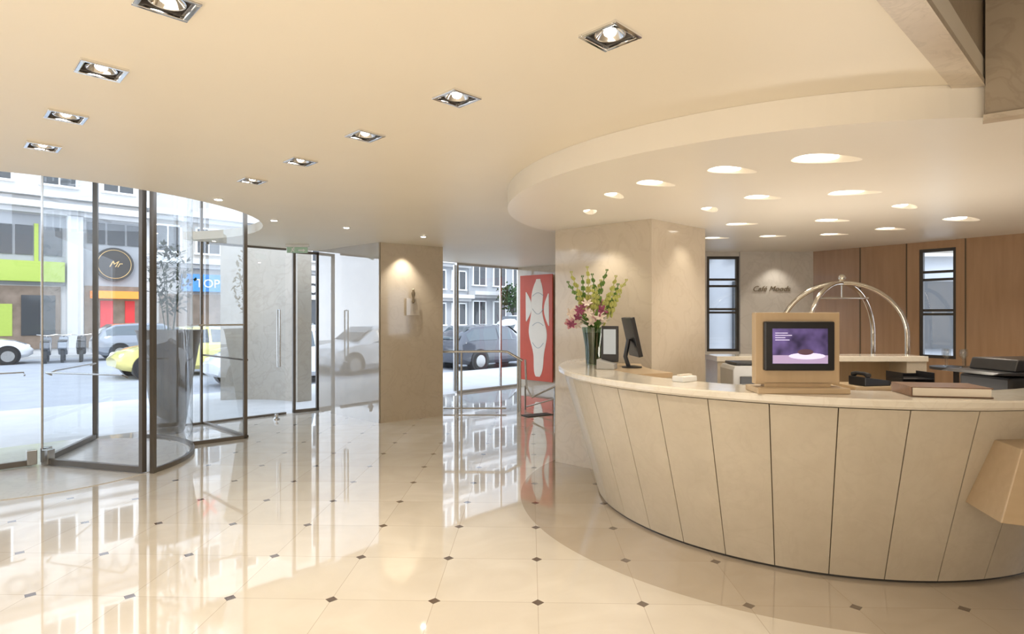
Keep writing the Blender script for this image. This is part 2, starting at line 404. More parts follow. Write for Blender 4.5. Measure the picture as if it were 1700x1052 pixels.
bm = B(); seg_box(bm, (0.58, 1.29), (2.31, 2.90), H, 4.6, 0.04)
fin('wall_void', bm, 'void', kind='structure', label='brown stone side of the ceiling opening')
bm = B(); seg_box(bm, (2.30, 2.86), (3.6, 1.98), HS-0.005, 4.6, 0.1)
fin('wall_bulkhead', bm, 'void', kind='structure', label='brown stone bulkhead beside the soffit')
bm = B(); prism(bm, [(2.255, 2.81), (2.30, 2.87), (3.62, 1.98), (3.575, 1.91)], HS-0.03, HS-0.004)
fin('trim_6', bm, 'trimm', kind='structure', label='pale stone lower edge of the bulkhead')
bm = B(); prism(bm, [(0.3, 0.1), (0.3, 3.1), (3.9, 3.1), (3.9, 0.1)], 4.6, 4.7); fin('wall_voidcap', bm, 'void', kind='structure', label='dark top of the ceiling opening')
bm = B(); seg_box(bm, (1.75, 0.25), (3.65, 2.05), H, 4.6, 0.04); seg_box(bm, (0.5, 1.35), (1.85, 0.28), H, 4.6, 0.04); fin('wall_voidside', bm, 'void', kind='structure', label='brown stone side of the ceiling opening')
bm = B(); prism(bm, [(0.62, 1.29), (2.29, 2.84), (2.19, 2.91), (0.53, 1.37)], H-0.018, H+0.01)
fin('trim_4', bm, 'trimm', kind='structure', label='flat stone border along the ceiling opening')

# ------------------------------------------------------------ pillars
bm = B(); prism(bm, [(-2.02, 9.04), (-1.14, 9.69), (-2.44, 11.24), (-3.32, 10.36)], 0, H)
fin('pillar', bm, 'wallm', label='beige marble pillar with a small metal emblem', category='pillar', kind='structure')
bm = B(); seg_box(bm, (-2.04, 9.035), (-3.34, 10.19), 0.0, H, 0.02)
fin('wall_clad', bm, 'clad', kind='structure', label='highly polished pale stone cladding')
bm = B(); prism(bm, [(1.39, 5.85), (0.49, 6.65), (1.25, 7.36), (2.15, 6.54)], 0, HS)
fin('pillar', bm, 'wallm', label='beige marble pillar behind the reception desk', category='pillar', kind='structure')
bm = B(); arcband(bm, (-5.2, 10.2), [(1.6, -0.1), (1.9, -0.1), (1.9, 3.2), (1.6, 3.2)], 50, 112, 16)
fin('wall_entrance', bm, 'stoneout', kind='structure', label='curved pale stone wall outside the entrance', smooth=True)

e = empty('wall_sign', (-1.58, 9.33, 1.65), math.atan2(0.65, 0.88), 'small frosted plaque with bronze emblem on the marble pillar', 'sign')
M['plaq'] = plain('frosted_plaque', (0.60, 0.525, 0.41), 0.1, coat=1)
bm = B(); box(bm, (0, -0.012, 0.14), (0.23, 0.01, 0.27), 0); fin('plaque', bm, 'plaq', e, bevel=0.003)
bm = B(); lathe(bm, [(0.008, 0.2), (0.024, 0.22), (0.014, 0.28), (0.026, 0.33), (0.03, 0.36), (0.017, 0.39), (0.02, 0.41), (0.004, 0.43)], (0, -0.028, 0), 12); fin('emblem', bm, 'letter', e, smooth=True)

# ------------------------------------------------------------ revolving door
rd = empty('door_1', (DC[0], DC[1], 0), 0, 'three-winged glass revolving door with bronze frame', None, 'structure')
Rr = 1.44; DH = 3.55
bm = B(); lathe(bm, [(0.012, 0), (0.012, DH)], seg=12); fin('center_shaft', bm, 'steel', rd, smooth=True)
for ang in (-15, 105, 225):
    w = empty('door_wing', (0, 0, 0), math.radians(ang)); w.parent = rd
    bm = B()
    box(bm, (0.74, 0, 0.045), (1.30, 0.045, 0.06)); box(bm, (0.72, 0, DH-0.06), (1.34, 0.05, 0.08))
    box(bm, (Rr-0.055, 0, DH/2), (0.045, 0.055, DH-0.03))
    fin('wing_frame', bm, 'bronze', w)
    bm = B(); pane(bm, 0.02, 1.36, 0.08, DH-0.1); fin('glass_pane', bm, 'glass', w)
    bm = B(); tube(bm, [(0.15, -0.01, 1.0), (0.15, -0.07, 1.03), (1.2, -0.07, 1.03), (1.2, -0.01, 1.0)], 0.009); fin('push_bar', bm, 'steel', w, smooth=True)
    bm = B(); box(bm, (0.09, 0, 0.1), (0.09, 0.08, 0.16)); fin('lock', bm, 'steel', w, bevel=0.005)
for (t0, t1) in ((-13, 80), (188, 272)):
    bm = B(); arcband(bm, (0, 0), [(1.467, 0.05), (1.467, DH-0.05)], t0, t1, 36, False); fin('curved_glass', bm, 'glass', rd, smooth=True)
    bm = B(); arcband(bm, (0, 0), [(1.45, 0), (1.485, 0), (1.485, 0.05), (1.45, 0.05)], t0, t1, 28)
    arcband(bm, (0, 0), [(1.445, DH-0.05), (1.49, DH-0.05), (1.49, DH), (1.445, DH)], t0, t1, 28); fin('curved_rail', bm, 'bronze', rd)
    for t in ((t0,) if t0 < 0 else (t0, t1)):
        a = math.radians(t); bm = B(); box(bm, (1.467*math.cos(a), 1.467*math.sin(a), DH/2), (0.05, 0.04, DH), a); fin('post', bm, 'bronze', rd)
bm = B(); lathe(bm, [(1.40, 0.0), (1.40, 0.006)], seg=48); fin('floor_plate', bm, 'greym', rd)

def glazed(name, p, q, z0, z1, label, frp=(1, 1), fr=0.045, bars=(), mull=(), bt=(1, 1), mat='bronze'):
    e = empty(name, (p[0], p[1], 0), math.atan2(q[1]-p[1], q[0]-p[0]), label, None, 'structure')
    L = math.hypot(q[0]-p[0], q[1]-p[1])
    bm = B()
    if bt[0]: box(bm, (L/2, 0, z0+fr/2), (L, 0.05, fr))
    if bt[1]: box(bm, (L/2, 0, z1-fr/2), (L, 0.05, fr))
    if frp[0]: box(bm, (fr/2, 0, (z0+z1)/2), (fr, 0.05, z1-z0))
    if frp[1]: box(bm, (L-fr/2, 0, (z0+z1)/2), (fr, 0.05, z1-z0))
    for z in bars: box(bm, (L/2, 0, z), (L, 0.04, fr*0.7))
    for x in mull: box(bm, (x, 0, (z0+z1)/2), (fr*0.6, 0.04, z1-z0-2*fr))
    fin('frame', bm, mat, e)
    bm = B(); pane(bm, 0.01, L-0.01, z0+fr, z1-fr); fin('glass_pane', bm, 'glass', e)
    return e, L
P3 = (-3.58, 7.93)
e, L = glazed('window_3', (-4.07, 7.5), P3, 0, 3.55, 'glass side panel beside the revolving door', (0, 1))
bm = B(); tube(bm, [(0.05, -0.04, 1.53), (L-0.05, -0.04, 1.53)], 0.012); fin('push_bar', bm, 'steel', e, smooth=True)
glazed('window_4', (-3.60, 7.97), (-4.72, 9.0), 0, 3.55, 'glass return panel of the entrance vestibule', (0, 0), fr=.03, bars=(1.05,))
glazed('window_5', F(-5.0, 0), F(-0.75, 0), 0, 3.55, 'tall glass shop-front beside the entrance', (0, 0), mull=(1.4, 2.8), mat='steel', fr=.03)
glazed('window_6', F(2.35, 0), F(3.0, 0), 0, 3.55, 'tall narrow glass panel of the entrance front', (0, 1), fr=.03)
e, L = glazed('door_2', F(3.05, 0), F(4.30, 0), 0, H, 'frameless glass entrance door with vertical steel handle', (0, 0), fr=.03)
for s in (-1, 1):
    bm = B(); tube(bm, [(L-0.12, s*0.0, 0.8), (L-0.12, s*0.05, 0.8), (L-0.12, s*0.05, 1.75), (L-0.12, s*0.0, 1.75)], 0.013)
    fin('door_handle', bm, 'steel', e, smooth=True)
e, L = glazed('door_3', (-3.735, 10.0), (-3.39, 10.29), 0, H-0.02, 'narrow dark-framed glass door', fr=0.045)
win('window_7', F(8.0, 0), (0.17, 13.86), 0.0, H, [], [-1.0, 0.35, 1.35], 0.05, 'steel', label='full-height glass front facing the street')
e = empty('door_stop', (-3.75, 9.35, 0), 0, 'small steel door stop on the marble floor', 'door stop')
bm = B(); lathe(bm, [(0.05, 0), (0.05, 0.02), (0.03, 0.04), (0.03, 0.08), (0.02, 0.09)], seg=16); fin('stop_body', bm, 'steel', e, smooth=True)

e = empty('exit_sign', (-3.40, 9.3, 2.63), math.radians(5), 'small pale green exit sign hanging at the ceiling', 'exit sign')
M['green'] = plain('exit_green', (0.36, 0.50, 0.38), 0.4, emit=(0.5, 0.8, 0.55), estr=0.1)
bm = B(); box(bm, (0, 0, 0.06), (0.32, 0.025, 0.09)); fin('sign_panel', bm, 'green', e, bevel=0.004)
bm = B(); box(bm, (0, 0, 0.128), (0.36, 0.04, 0.04)); fin('mount', bm, 'white', e)
bm = B(); y = -0.015
prism_xz(bm, [(.02, .045), (.09, .045), (.09, .03), (.13, .055), (.09, .08), (.09, .065), (.02, .065)], y-.002, y)
prism_xz(bm, [(-.10, .02), (-.085, .02), (-.07, .05), (-.045, .03), (-.035, .038), (-.06, .065), (-.05, .075), (-.035, .065), (-.03, .072), (-.05, .09), (-.085, .085), (-.08, .055)], y-.002, y)
cone(bm, (-.05, y-.002, .098), (-.05, y, .098), .009); fin('pictogram', bm, 'white', e)

# ------------------------------------------------------------ downlights
M['hous'] = plain('dark_reflector', (0.16, 0.14, 0.12), 0.3, 0.6)
def spot(name, loc, energy, size, parent=None, col=(1, 0.91, 0.78), r=0.04, blend=0.7, rot=(0, 0, 0)):
    l = bpy.data.lights.new(name, 'SPOT'); l.energy = energy; l.spot_size = math.radians(size); l.spot_blend = blend; l.color = col; l.shadow_soft_size = r
    o = bpy.data.objects.new(name, l); o.location = loc; o.rotation_euler = rot; link(o, parent); return o
dl = empty('downlight', (DL[0][0], DL[0][1], H), ANG, 'square recessed chrome-framed ceiling downlight, lit', 'ceiling light', group='square downlights in the cream ceiling')
h = FX/2
bm = B()
for sx, sy, lx, ly in ((0, 1, FX+0.02, 0.018), (0, -1, FX+0.02, 0.018), (1, 0, 0.018, FX-0.016), (-1, 0, 0.018, FX-0.016)):
    box(bm, (sx*(h), sy*(h), -0.006), (lx, ly, 0.014))
fin('trim_ring', bm, 'chrome', dl, bevel=0.003)
bm = B()
for sx, sy in ((0, 1), (0, -1), (1, 0), (-1, 0)):
    box(bm, (sx*(h-0.012), sy*(h-0.012), 0.045), (FX-0.03 if sy else 0.006, FX-0.03 if sx else 0.006, 0.09))
box(bm, (0, 0, 0.095), (FX-0.02, FX-0.02, 0.01)); fin('housing', bm, 'hous', dl)
bm = B(); lathe(bm, [(0.058, 0.0), (0.05, 0.012), (0.034, 0.03)], seg=28, caps=False); lathe(bm, [(0.058, 0.0), (0.063, -0.001), (0.063, 0.01)], seg=28, caps=False); fin('reflector', bm, 'chrome', dl, smooth=True)
bm = B(); sphere(bm, (0, 0, 0.012), 0.026, (1, 1, .7), 16); fin('bulb', bm, 'lamp', dl, smooth=True)
spot('lamp', (0, 0, -0.02), 38, 125, dl)
for x, y in DL[1:]: copy_tree(dl, (x, y, H))
sd = empty('small_downlight', (-2.84, 5.68, H), 0, 'tiny round ceiling spotlight', 'ceiling light', group='small round ceiling spotlights')
bm = B(); lathe(bm, [(0.05, 0), (0.05, -0.006), (0.036, -0.01), (0.036, -0.002)], seg=20); fin('trim_ring', bm, 'white', sd, smooth=True)
bm = B(); lathe(bm, [(0.03, -0.012), (0.03, -0.004)], seg=16); fin('bulb', bm, 'lamp', sd)
for px, py in ((455, 365), (575, 377), (703, 392), (640, 405)):
    Y = 1102/(524-py); copy_tree(sd, ((px-850)*Y/975, Y, H))
spot('spotlight', (-1.62, 9.10, H-0.03), 50, 90, None, r=0.02)
rl = None
for i, (x, y, s, r) in enumerate(SLP):
    if rl is None:
        rl = empty('recessed_light', (x, y, HS), r, 'glowing slanted oval recess light in the lowered soffit', 'ceiling light', group='recess lights over the reception')
        bm = B(); n = 24
        e1 = ell(0, 0, 0.165, 0.072, 0, n); e2 = ell(-0.01, 0.006, 0.14, 0.052, 0, n)
        A = [bm.verts.new((a, b_, 0.0)) for a, b_ in e1]; C = [bm.verts.new((a, b_, 0.045)) for a, b_ in e2]
        for k in range(n): bm.faces.new((A[k], A[(k+1) % n], C[(k+1) % n], C[k]))
        bm.faces.new(C)
        fin('recess', bm, 'recess', rl, smooth=True)
        bm = B()
        L0 = ell(-0.035, 0.026, 0.105, 0.038, 0, n, taper=.35)
        def zz(b_): return 0.024-(b_-0.026)*0.4
        lo = [bm.verts.new((a, b_, zz(b_)-.003)) for a, b_ in L0]; hi = [bm.verts.new((a, b_, zz(b_)+.004)) for a, b_ in L0]
        for k in range(n): bm.faces.new((lo[k], lo[(k+1) % n], hi[(k+1) % n], hi[k]))
        bm.faces.new(lo); bm.faces.new(hi); fin('lens', bm, 'lampsoft', rl)
    else: copy_tree(rl, (x, y, HS), r, (s, s, 1))
for (x, y, en) in ((1.3, 4.3, 26), (2.1, 4.0, 26), (3.2, 4.2, 30), (2.4, 5.6, 32), (3.6, 6.2, 40), (4.6, 6.0, 55), (3.6, 7.6, 45)):
    spot('spotlight', (x, y, HS-0.02), en, 135, None)
for (x, y, z, en) in ((0.85, 5.95, HS-0.03, 22), (3.95, 8.6, HS-0.03, 16), (1.95, 6.05, HS-0.03, 10)):
    spot('spotlight', (x, y, z), en, 100, None, r=0.02)

# ------------------------------------------------------------ reception desk
DK = (2.6, 5.4)
desk = empty('reception_desk', (DK[0], DK[1], 0), 0, 'curved flaring marble reception desk with vertical panel joints', 'reception desk')
T0, T1 = 151, 345
bm = B(); arcband(bm, (0, 0), [(1.745, 0.0), (1.775, 0.03), (2.095, 1.10), (2.065, 1.10), (1.715, 0.0)], T0, T1, 90); fin('core', bm, 'joint', desk)
r0, r1 = 1.79, 2.115
jo = 270.5
a_edges = [T0]
a = jo-110
while a < T1:
    if a > T0+2: a_edges.append(a)
    a += 10
a_edges.append(T1)
for t0, t1 in zip(a_edges, a_edges[1:]):
    bm = B(); arcband(bm, (0, 0), [(r0, 0.02), (r1, 1.115), (r1-0.025, 1.115), (r0-0.025, 0.02)], t0+0.09, t1-0.09, 6); fin('marble_panel', bm, 'deskm', desk)
bm = B(); arcband(bm, (0, 0), [(1.74, 1.125), (2.15, 1.125), (2.165, 1.14), (2.165, 1.17), (2.155, 1.18), (1.74, 1.18)], T0, T1, 100); fin('countertop', bm, 'topm', desk)
bm = B(); arcband(bm, (0, 0), [(1.74, 0.7), (1.78, 0.7), (1.78, 1.125), (1.74, 1.125)], T0+3, T1, 90); fin('inner_panel', bm, 'woodl', desk)
bm = B(); arcband(bm, (0, 0), [(1.25, 0.745), (1.74, 0.745), (1.74, 0.78), (1.25, 0.78)], 185, T1, 80); fin('worktop', bm, 'woodl', desk)
bm = B(); arcband(bm, (0, 0), [(1.38, 1.14), (1.74, 1.14), (1.74, 1.18), (1.38, 1.18)], 165, 203, 30); fin('raised_ledge', bm, 'woodh', desk)
bm = B(); arcband(bm, (0, 0), [(1.70, 0), (1.77, 0), (1.77, 0.03), (1.70, 0.03)], T0, T1, 90); fin('plinth', bm, 'dark', desk)
bm = B()
ox, oy = 3.48-DK[0], 3.1-DK[1]
vs = [(-0.79, 0.0, 0.945), (0.9, -0.15, 0.955), (0.9, 0.30, 0.955), (-0.72, 0.30, 0.945), (-0.90, 0.0, 0.555), (0.9, -0.30, 0.40), (0.9, 0.55, 0.40), (-0.80, 0.42, 0.555)]
V = [bm.verts.new((v[0]+ox, v[1]+oy, v[2])) for v in vs]
for f in ((0, 1, 2, 3), (4, 5, 6, 7), (0, 1, 5, 4), (1, 2, 6, 5), (2, 3, 7, 6), (3, 0, 4, 7)): bm.faces.new([V[i] for i in f])
fin('projecting_shelf', bm, 'woodh', desk, bevel=0.006, label='light wood block projecting from the marble front')

dm = empty('display_screen', (1.755, 3.63, 1.18), math.radians(-2), 'digital display in light wood stand on the counter', 'screen')
bm = B(); prism_xz(bm, [(-0.255, 0.05), (0.255, 0.05), (0.255, 0.49), (-0.255, 0.49)], -0.02, 0.04)
fin('wood_back', bm, 'woodl', dm, bevel=0.004)
bm = B(); prism(bm, [(-0.275, -0.11), (0.275, -0.11), (0.27, 0.11), (-0.27, 0.11)], 0, 0.035)
fin('base', bm, 'woodh', dm, bevel=0.006)
bm = B(); box(bm, (0, 0.01, 0.045), (0.40, 0.06, 0.03)); fin('foot', bm, 'woodl', dm)
bm = B(); box(bm, (0, -0.035, 0.285), (0.42, 0.04, 0.30)); fin('bezel', bm, 'black', dm, bevel=0.008)
m, nt, b = new_mat('screen_image')
tc = N(nt, 'ShaderNodeTexCoord'); no = N(nt, 'ShaderNodeTexNoise'); no.inputs['Scale'].default_value = 9; nt.links.new(tc.outputs['Object'], no.inputs['Vector'])
cr = N(nt, 'ShaderNodeValToRGB'); cr.color_ramp.elements[0].position = 0.35; cr.color_ramp.elements[0].color = (0.02, 0.01, 0.05, 1); cr.color_ramp.elements[1].position = 0.8; cr.color_ramp.elements[1].color = (0.25, 0.16, 0.42, 1)
nt.links.new(no.outputs['Fac'], cr.inputs[0]); nt.links.new(cr.outputs[0], b.inputs['Emission Color']); b.inputs['Emission Strength'].default_value = 0.9; b.inputs['Base Color'].default_value = (0.01, 0.01, 0.02, 1)
M['scr'] = m
bm = B(); box(bm, (0, -0.0565, 0.285), (0.33, 0.004, 0.215)); fin('screen_panel', bm, 'scr', dm)
M['scrw'] = emis('screen_white', (0.66, 0.62, 0.85), 0.8); M['scrd'] = emis('screen_dark', (0.10, 0.05, 0.07), 0.6); M['scrm'] = emis('screen_mauve', (0.36, 0.28, 0.45), 0.8)
bm = B(); box(bm, (0, -0.0595, 0.205), (0.33, 0.002, 0.05)); fin('picture_table', bm, 'scrm', dm)
bm = B(); sphere(bm, (0.04, -0.0605, 0.225), 0.05, (2.2, 0.03, 0.40), 20); fin('picture_dish', bm, 'scrw', dm)
bm = B(); sphere(bm, (0.03, -0.062, 0.250), 0.03, (1.6, 0.04, 0.6), 16); fin('picture_food', bm, 'scrd', dm)
bm = B()
for i, w_ in enumerate((0.075, 0.10, 0.06, 0.085)): box(bm, (-0.15+w_/2, -0.0595, 0.365-i*0.014), (w_, 0.002, 0.004))
fin('caption_lines', bm, 'scrw', dm)

# flowers in a vase
fa = empty('flower_arrangement', (0.79, 5.68, 1.18), 0, 'dark green glass vase with pale lilies, orchids and yellow-green spikes', 'flowers')
bm = B(); lathe(bm, [(0.075, 0.002), (0.085, 0.18), (0.115, 0.36)], seg=32, caps=False); lathe(bm, [(0.075, 0.002), (0.001, 0.002)], seg=32, caps=False); fin('vase', bm, 'vase', fa, smooth=True)
M['water'] = plain('murky_green_water', (0.08, 0.11, 0.045), 0.1, var=.3, coat=1)
bm = B(); lathe(bm, [(0.070, 0.01), (0.078, 0.17), (0.095, 0.31)], seg=28); fin('water', bm, 'water', fa, smooth=True)
random.seed(3)
for i in range(12):
    a = random.uniform(0, 6.28); r_ = random.uniform(0.02, 0.05); bm = B()
    tube(bm, [(r_*math.cos(a), r_*math.sin(a), 0.25), (-.5*r_*math.cos(a), -.5*r_*math.sin(a), 0.33), (-2.0*r_*math.cos(a), -2.0*r_*math.sin(a), 0.46)], 0.008, 6); fin('stem', bm, 'leaf', fa, smooth=True)
def bloom(bm, c, r, n, tilt):
    rx = random.uniform(.5, 1.5); rz_ = random.uniform(-.6, .6)
    for k in range(n):
        a = 2*math.pi*k/n+random.uniform(-.2, .2)
        rot = Matrix.Rotation(a, 4, 'Z') @ Matrix.Rotation(-tilt, 4, 'Y')
        mt = Matrix.Translation(c) @ Matrix.Rotation(rz_, 4, 'Z') @ Matrix.Rotation(rx, 4, 'X') @ rot @ Matrix.Translation((r*0.5, 0, 0)) @ Matrix.Diagonal((1, 0.42, 0.12, 1))
        bmesh.ops.create_uvsphere(bm, u_segments=8, v_segments=6, radius=r*0.55, matrix=mt)
    sphere(bm, c, r*.16, seg=8)
for i in range(34):
    ang = random.uniform(0, 6.28); rr = math.sqrt(random.random())
    c = (-0.08+0.20*rr*math.cos(ang), -0.05+0.13*rr*math.sin(ang), 0.45+0.10*rr*math.sin(ang*1.7)+random.uniform(-.06, .09))
    bm = B(); bloom(bm, c, random.uniform(0.045, 0.07), 6, 0.45); fin('blossom', bm, ('pink', 'palepink', 'palepink', 'purple', 'palepink', 'cream')[i % 6], fa, smooth=True)
for i in range(15):
    a0 = (-0.19+i*0.032); top = Vector((a0*1.25, random.uniform(-.08, .05), [0.78, 0.88, 0.7, 0.84, 0.93, 0.74, 0.86, 0.72, 0.80, 0.9, 0.7, 0.84, 0.76, .68, .8][i]))
    st = Vector((a0*0.25, 0, 0.34)); bm = B()
    pts = [st.lerp(top, t)+Vector((0.02*math.sin(t*4+i), 0, 0.03*math.sin(t*3))) for t in [j/14 for j in range(15)]]
    tube(bm, pts, 0.005, 6)
    for j, pnt in enumerate(pts[5:]):
        for s in (-1, 1):
            sphere(bm, pnt+Vector((s*(0.017-.001*j), 0, 0.01*((j % 2)*2-1))), 0.019-0.0012*j, (0.8, 0.7, 1.4), 8)
    fin('flower_spike', bm, 'leafy' if i % 3 else 'leaf', fa, smooth=True)
for i in range(22):
    a = random.uniform(0, 6.28); L = random.uniform(0.14, 0.24); up = random.uniform(0.5, 1.4)
    bm = B(); prev = None
    for j in range(7):
        t = j/6; c = Vector((math.cos(a)*L*t, math.sin(a)*L*t, 0.34+L*up*t-0.22*L*t*t)); wdt = 0.018*math.sin(math.pi*min(1, t*0.93+0.07)); s = Vector((-math.sin(a), math.cos(a), 0))*wdt
        cur = (bm.verts.new(c-s), bm.verts.new(c+s))
        if prev: bm.faces.new((prev[0], prev[1], cur[1], cur[0]))
        prev = cur
    fin('leaf', bm, 'leaf', fa, smooth=True)

def monitor(loc, rz, w_, h_, zc, label, scr='black'):
    e = empty('computer_monitor', loc, rz, label, 'monitor')
    T = Matrix.Translation((0, 0, zc)) @ Matrix.Rotation(-0.22, 4, 'X')
    bm = B(); box(bm, (0, 0, 0), (w_, 0.04, h_), 0, T); fin('screen_case', bm, 'black', e, bevel=0.005)
    bm = B(); box(bm, (0, 0, 0), (w_-0.03, 0.004, h_-0.03), 0, T @ Matrix.Translation((0, -0.021, 0))); fin('screen_panel', bm, scr, e)
    bm = B(); tube(bm, [(0, 0.03, zc-0.02), (0, 0.06, zc-h_/2), (0, 0.03, 0.01)], 0.02, 8); fin('stand', bm, 'black', e, smooth=True)
    bm = B(); lathe(bm, [(0.09, 0), (0.09, 0.01), (0.03, 0.02)], seg=24); fin('foot', bm, 'black', e)
    return e
M['scrg'] = plain('grey_screen', (0.35, 0.38, 0.40), 0.2, emit=(0.6, 0.7, 0.75), estr=0.25)
monitor((1.09, 5.34, 1.18), math.radians(94), 0.32, 0.36, 0.28, 'black flat monitor seen from its edge on the desk', 'scrg')
e = empty('payment_terminal', (0.84, 5.20, 1.18), math.radians(-20), 'small upright grey and black card terminal on the counter', 'card terminal')
bm = B(); prism_xz(bm, [(-0.08, 0.0), (0.08, 0.0), (0.08, 0.05), (-0.08, 0.09)], -0.07, 0.07); fin('base', bm, 'grey', e, bevel=0.008)
bm = B(); box(bm, (0.02, 0.04, 0.22), (0.15, 0.03, 0.32)); fin('screen_case', bm, 'black', e, bevel=0.006)
bm = B(); box(bm, (0.02, 0.022, 0.24), (0.11, 0.006, 0.22)); fin('screen_panel', bm, 'scrg', e)
e = empty('printer', (3.68, 4.3, 0.78), math.radians(8), 'black office printer with a paper tray behind the counter', 'printer')
bm = B(); prism_xz(bm, [(-0.26, 0), (0.3, 0), (0.3, 0.44), (-0.26, 0.44)], -0.2, 0.2); fin('printer_body', bm, 'black', e, bevel=0.02)
bm = B(); prism_xz(bm, [(-0.42, 0.46), (0.3, 0.43), (0.3, 0.475), (-0.36, 0.475)], -0.22, 0.2); fin('paper_tray', bm, 'black', e, bevel=0.006)
bm = B(); prism_xz(bm, [(-0.2, 0.475), (0.3, 0.475), (0.3, 0.56), (-0.17, 0.56)], -0.18, 0.18); fin('scanner_lid', bm, 'black', e, bevel=0.01)
M['leather'] = plain('brown_leather', (0.22, 0.12, 0.07), 0.4, var=0.2, scale=40, bump=0.2)
e = empty('guest_book', (2.55, 3.50, 1.18), math.radians(-12), 'thick brown leather guest book lying on the counter', 'book')
s_, th_ = (0.42, 0.27), 0.06
bm = B(); box(bm, (0, 0, 0.004), (s_[0], s_[1], 0.006)); box(bm, (0, 0, th_-0.004), (s_[0], s_[1], 0.006)); box(bm, (-s_[0]/2+0.004, 0, th_/2), (0.008, s_[1], th_-0.004)); fin('cover', bm, 'leather', e, bevel=0.002)
bm = B(); box(bm, (0.002, 0, th_/2), (s_[0]-0.02, s_[1]-0.012, th_-0.014)); fin('pages', bm, 'cream', e)
e = empty('card_holder', (1.24, 4.22, 1.18), math.radians(35), 'small white card holder on the counter', 'card holder')
bm = B(); prism_xz(bm, [(-0.08, 0), (0.08, 0), (0.075, 0.04), (-0.075, 0.04)], -0.05, 0.05); fin('holder_body', bm, 'white', e, bevel=0.006)
bm = B(); box(bm, (0, 0, 0.045), (0.13, 0.03, 0.012)); fin('cards', bm, 'cream', e)

e = empty('back_counter', (3.45, 6.72, 0), 0, 'cream stone back counter with end leg', 'counter')
bm = B(); box(bm, (0.0, 0, 1.17), (2.35, 0.40, 0.06)); fin('countertop', bm, 'topm', e, bevel=0.004)
bm = B(); box(bm, (1.05, 0, 0.57), (0.22, 0.38, 1.14)); fin('leg', bm, 'deskm', e)
bm = B(); box(bm, (-1.09, 0, 0.57), (0.15, 0.38, 1.14)); fin('leg', bm, 'deskm', e)
bm = B(); box(bm, (0, 0.14, 0.56), (1.95, 0.05, 1.12)); fin('back_panel', bm, 'woodl', e)
e = empty('work_cabinet', (2.8, 5.95, 0), 0, 'low light wood work cabinet behind the desk', 'cabinet')
bm = B(); box(bm, (0, 0, 0.39), (1.0, 0.5, 0.78)); fin('cabinet_body', bm, 'woodl', e)
bm = B(); box(bm, (0, 0, 0.80), (1.04, 0.54, 0.035)); fin('cabinet_top', bm, 'woodh', e)
e = empty('printer', (2.40, 5.92, 0.82), 0, 'grey desktop printer with open tray on the work cabinet', 'printer')
bm = B(); prism_xz(bm, [(-0.24, 0), (0.24, 0), (0.24, 0.30), (0.2, 0.34), (-0.22, 0.34), (-0.24, 0.30)], -0.18, 0.18); fin('printer_body', bm, 'grey', e, bevel=0.01)
bm = B(); prism_xz(bm, [(-0.2, 0.345), (0.22, 0.345), (0.26, 0.43), (0.24, 0.43), (0.18, 0.37), (-0.2, 0.37)], -0.15, 0.15); fin('scanner_lid', bm, 'black', e, bevel=0.006)
bm = B(); box(bm, (0.0, -0.185, 0.2), (0.34, 0.02, 0.07)); fin('paper_slot', bm, 'black', e)
e = empty('work_cabinet', (3.85, 6.0, 0), 0, 'tall light wood work cabinet behind the desk', 'cabinet')
bm = B(); box(bm, (0, 0, 0.46), (0.9, 0.4, 0.92)); fin('cabinet_body', bm, 'woodl', e)
bm = B(); box(bm, (0, 0, 0.935), (0.94, 0.44, 0.03)); fin('cabinet_top', bm, 'woodh', e)
e = empty('desk_telephone', (3.62, 5.95, 0.95), 0.2, 'black desk telephone on the work cabinet', 'telephone')
bm = B(); prism_xz(bm, [(-0.15, 0), (0.15, 0), (0.15, 0.05), (-0.15, 0.09)], -0.11, 0.11); fin('phone_body', bm, 'black', e, bevel=0.008)
bm = B(); tube(bm, [(-0.1, -0.1, 0.1), (-0.1, -0.05, 0.12), (-0.1, 0.05, 0.12), (-0.1, 0.1, 0.1)], [0.03, 0.018, 0.018, 0.03], 8); fin('handset', bm, 'black', e, smooth=True)
e = empty('paper_tray', (4.03, 5.95, 0.95), 0, 'flat black document tray on the work cabinet', 'tray')
bm = B()
for z in (0.005, 0.07): box(bm, (0, 0, z), (0.32, 0.26, 0.008)); box(bm, (0, 0.125, z+0.02), (0.32, 0.008, 0.035)); box(bm, (-0.155, 0, z+0.035), (0.008, 0.26, 0.06)); box(bm, (0.155, 0, z+0.035), (0.008, 0.26, 0.06))
fin('tray_body', bm, 'black', e)

# luggage cart
lc = empty('luggage_cart', (4.13, 7.35, 0), math.radians(8), 'polished metal birdcage luggage cart with arched top rails', 'luggage cart')
hx, hy = 0.66, 0.28
bm = B(); box(bm, (0, 0, 0.24), (1.42, 0.66, 0.05)); fin('platform', bm, 'brass', lc, bevel=0.02)
M['carpet'] = plain('red_carpet', (0.25, 0.03, 0.03), 0.9)
bm = B(); box(bm, (0, 0, 0.272), (1.34, 0.58, 0.012)); fin('carpet_deck', bm, 'carpet', lc)
for sx in (-1, 1):
    for sy in (-1, 1):
        pts = [(sx*hx, sy*hy, 0.26), (sx*hx, sy*hy, 0.9), (sx*hx, sy*hy, 1.40)]
        for j in range(1, 15):
            t = j/14*math.pi/2
            pts.append((sx*hx*math.cos(t), sy*hy*math.cos(t), 1.40+0.66*math.sin(t)))
        bm = B(); tube(bm, pts, 0.029, 12); fin('arch_tube', bm, 'brass', lc, smooth=True)
        bm = B(); cone(bm, (sx*0.58, sy*0.24-0.03, 0.1), (sx*0.58, sy*0.24+0.03, 0.1), 0.1, seg=24); fin('wheel', bm, 'tyre', lc, smooth=True)
        bm = B(); box(bm, (sx*0.58, sy*0.24, 0.19), (0.05, 0.09, 0.06)); fin('caster', bm, 'brass', lc)
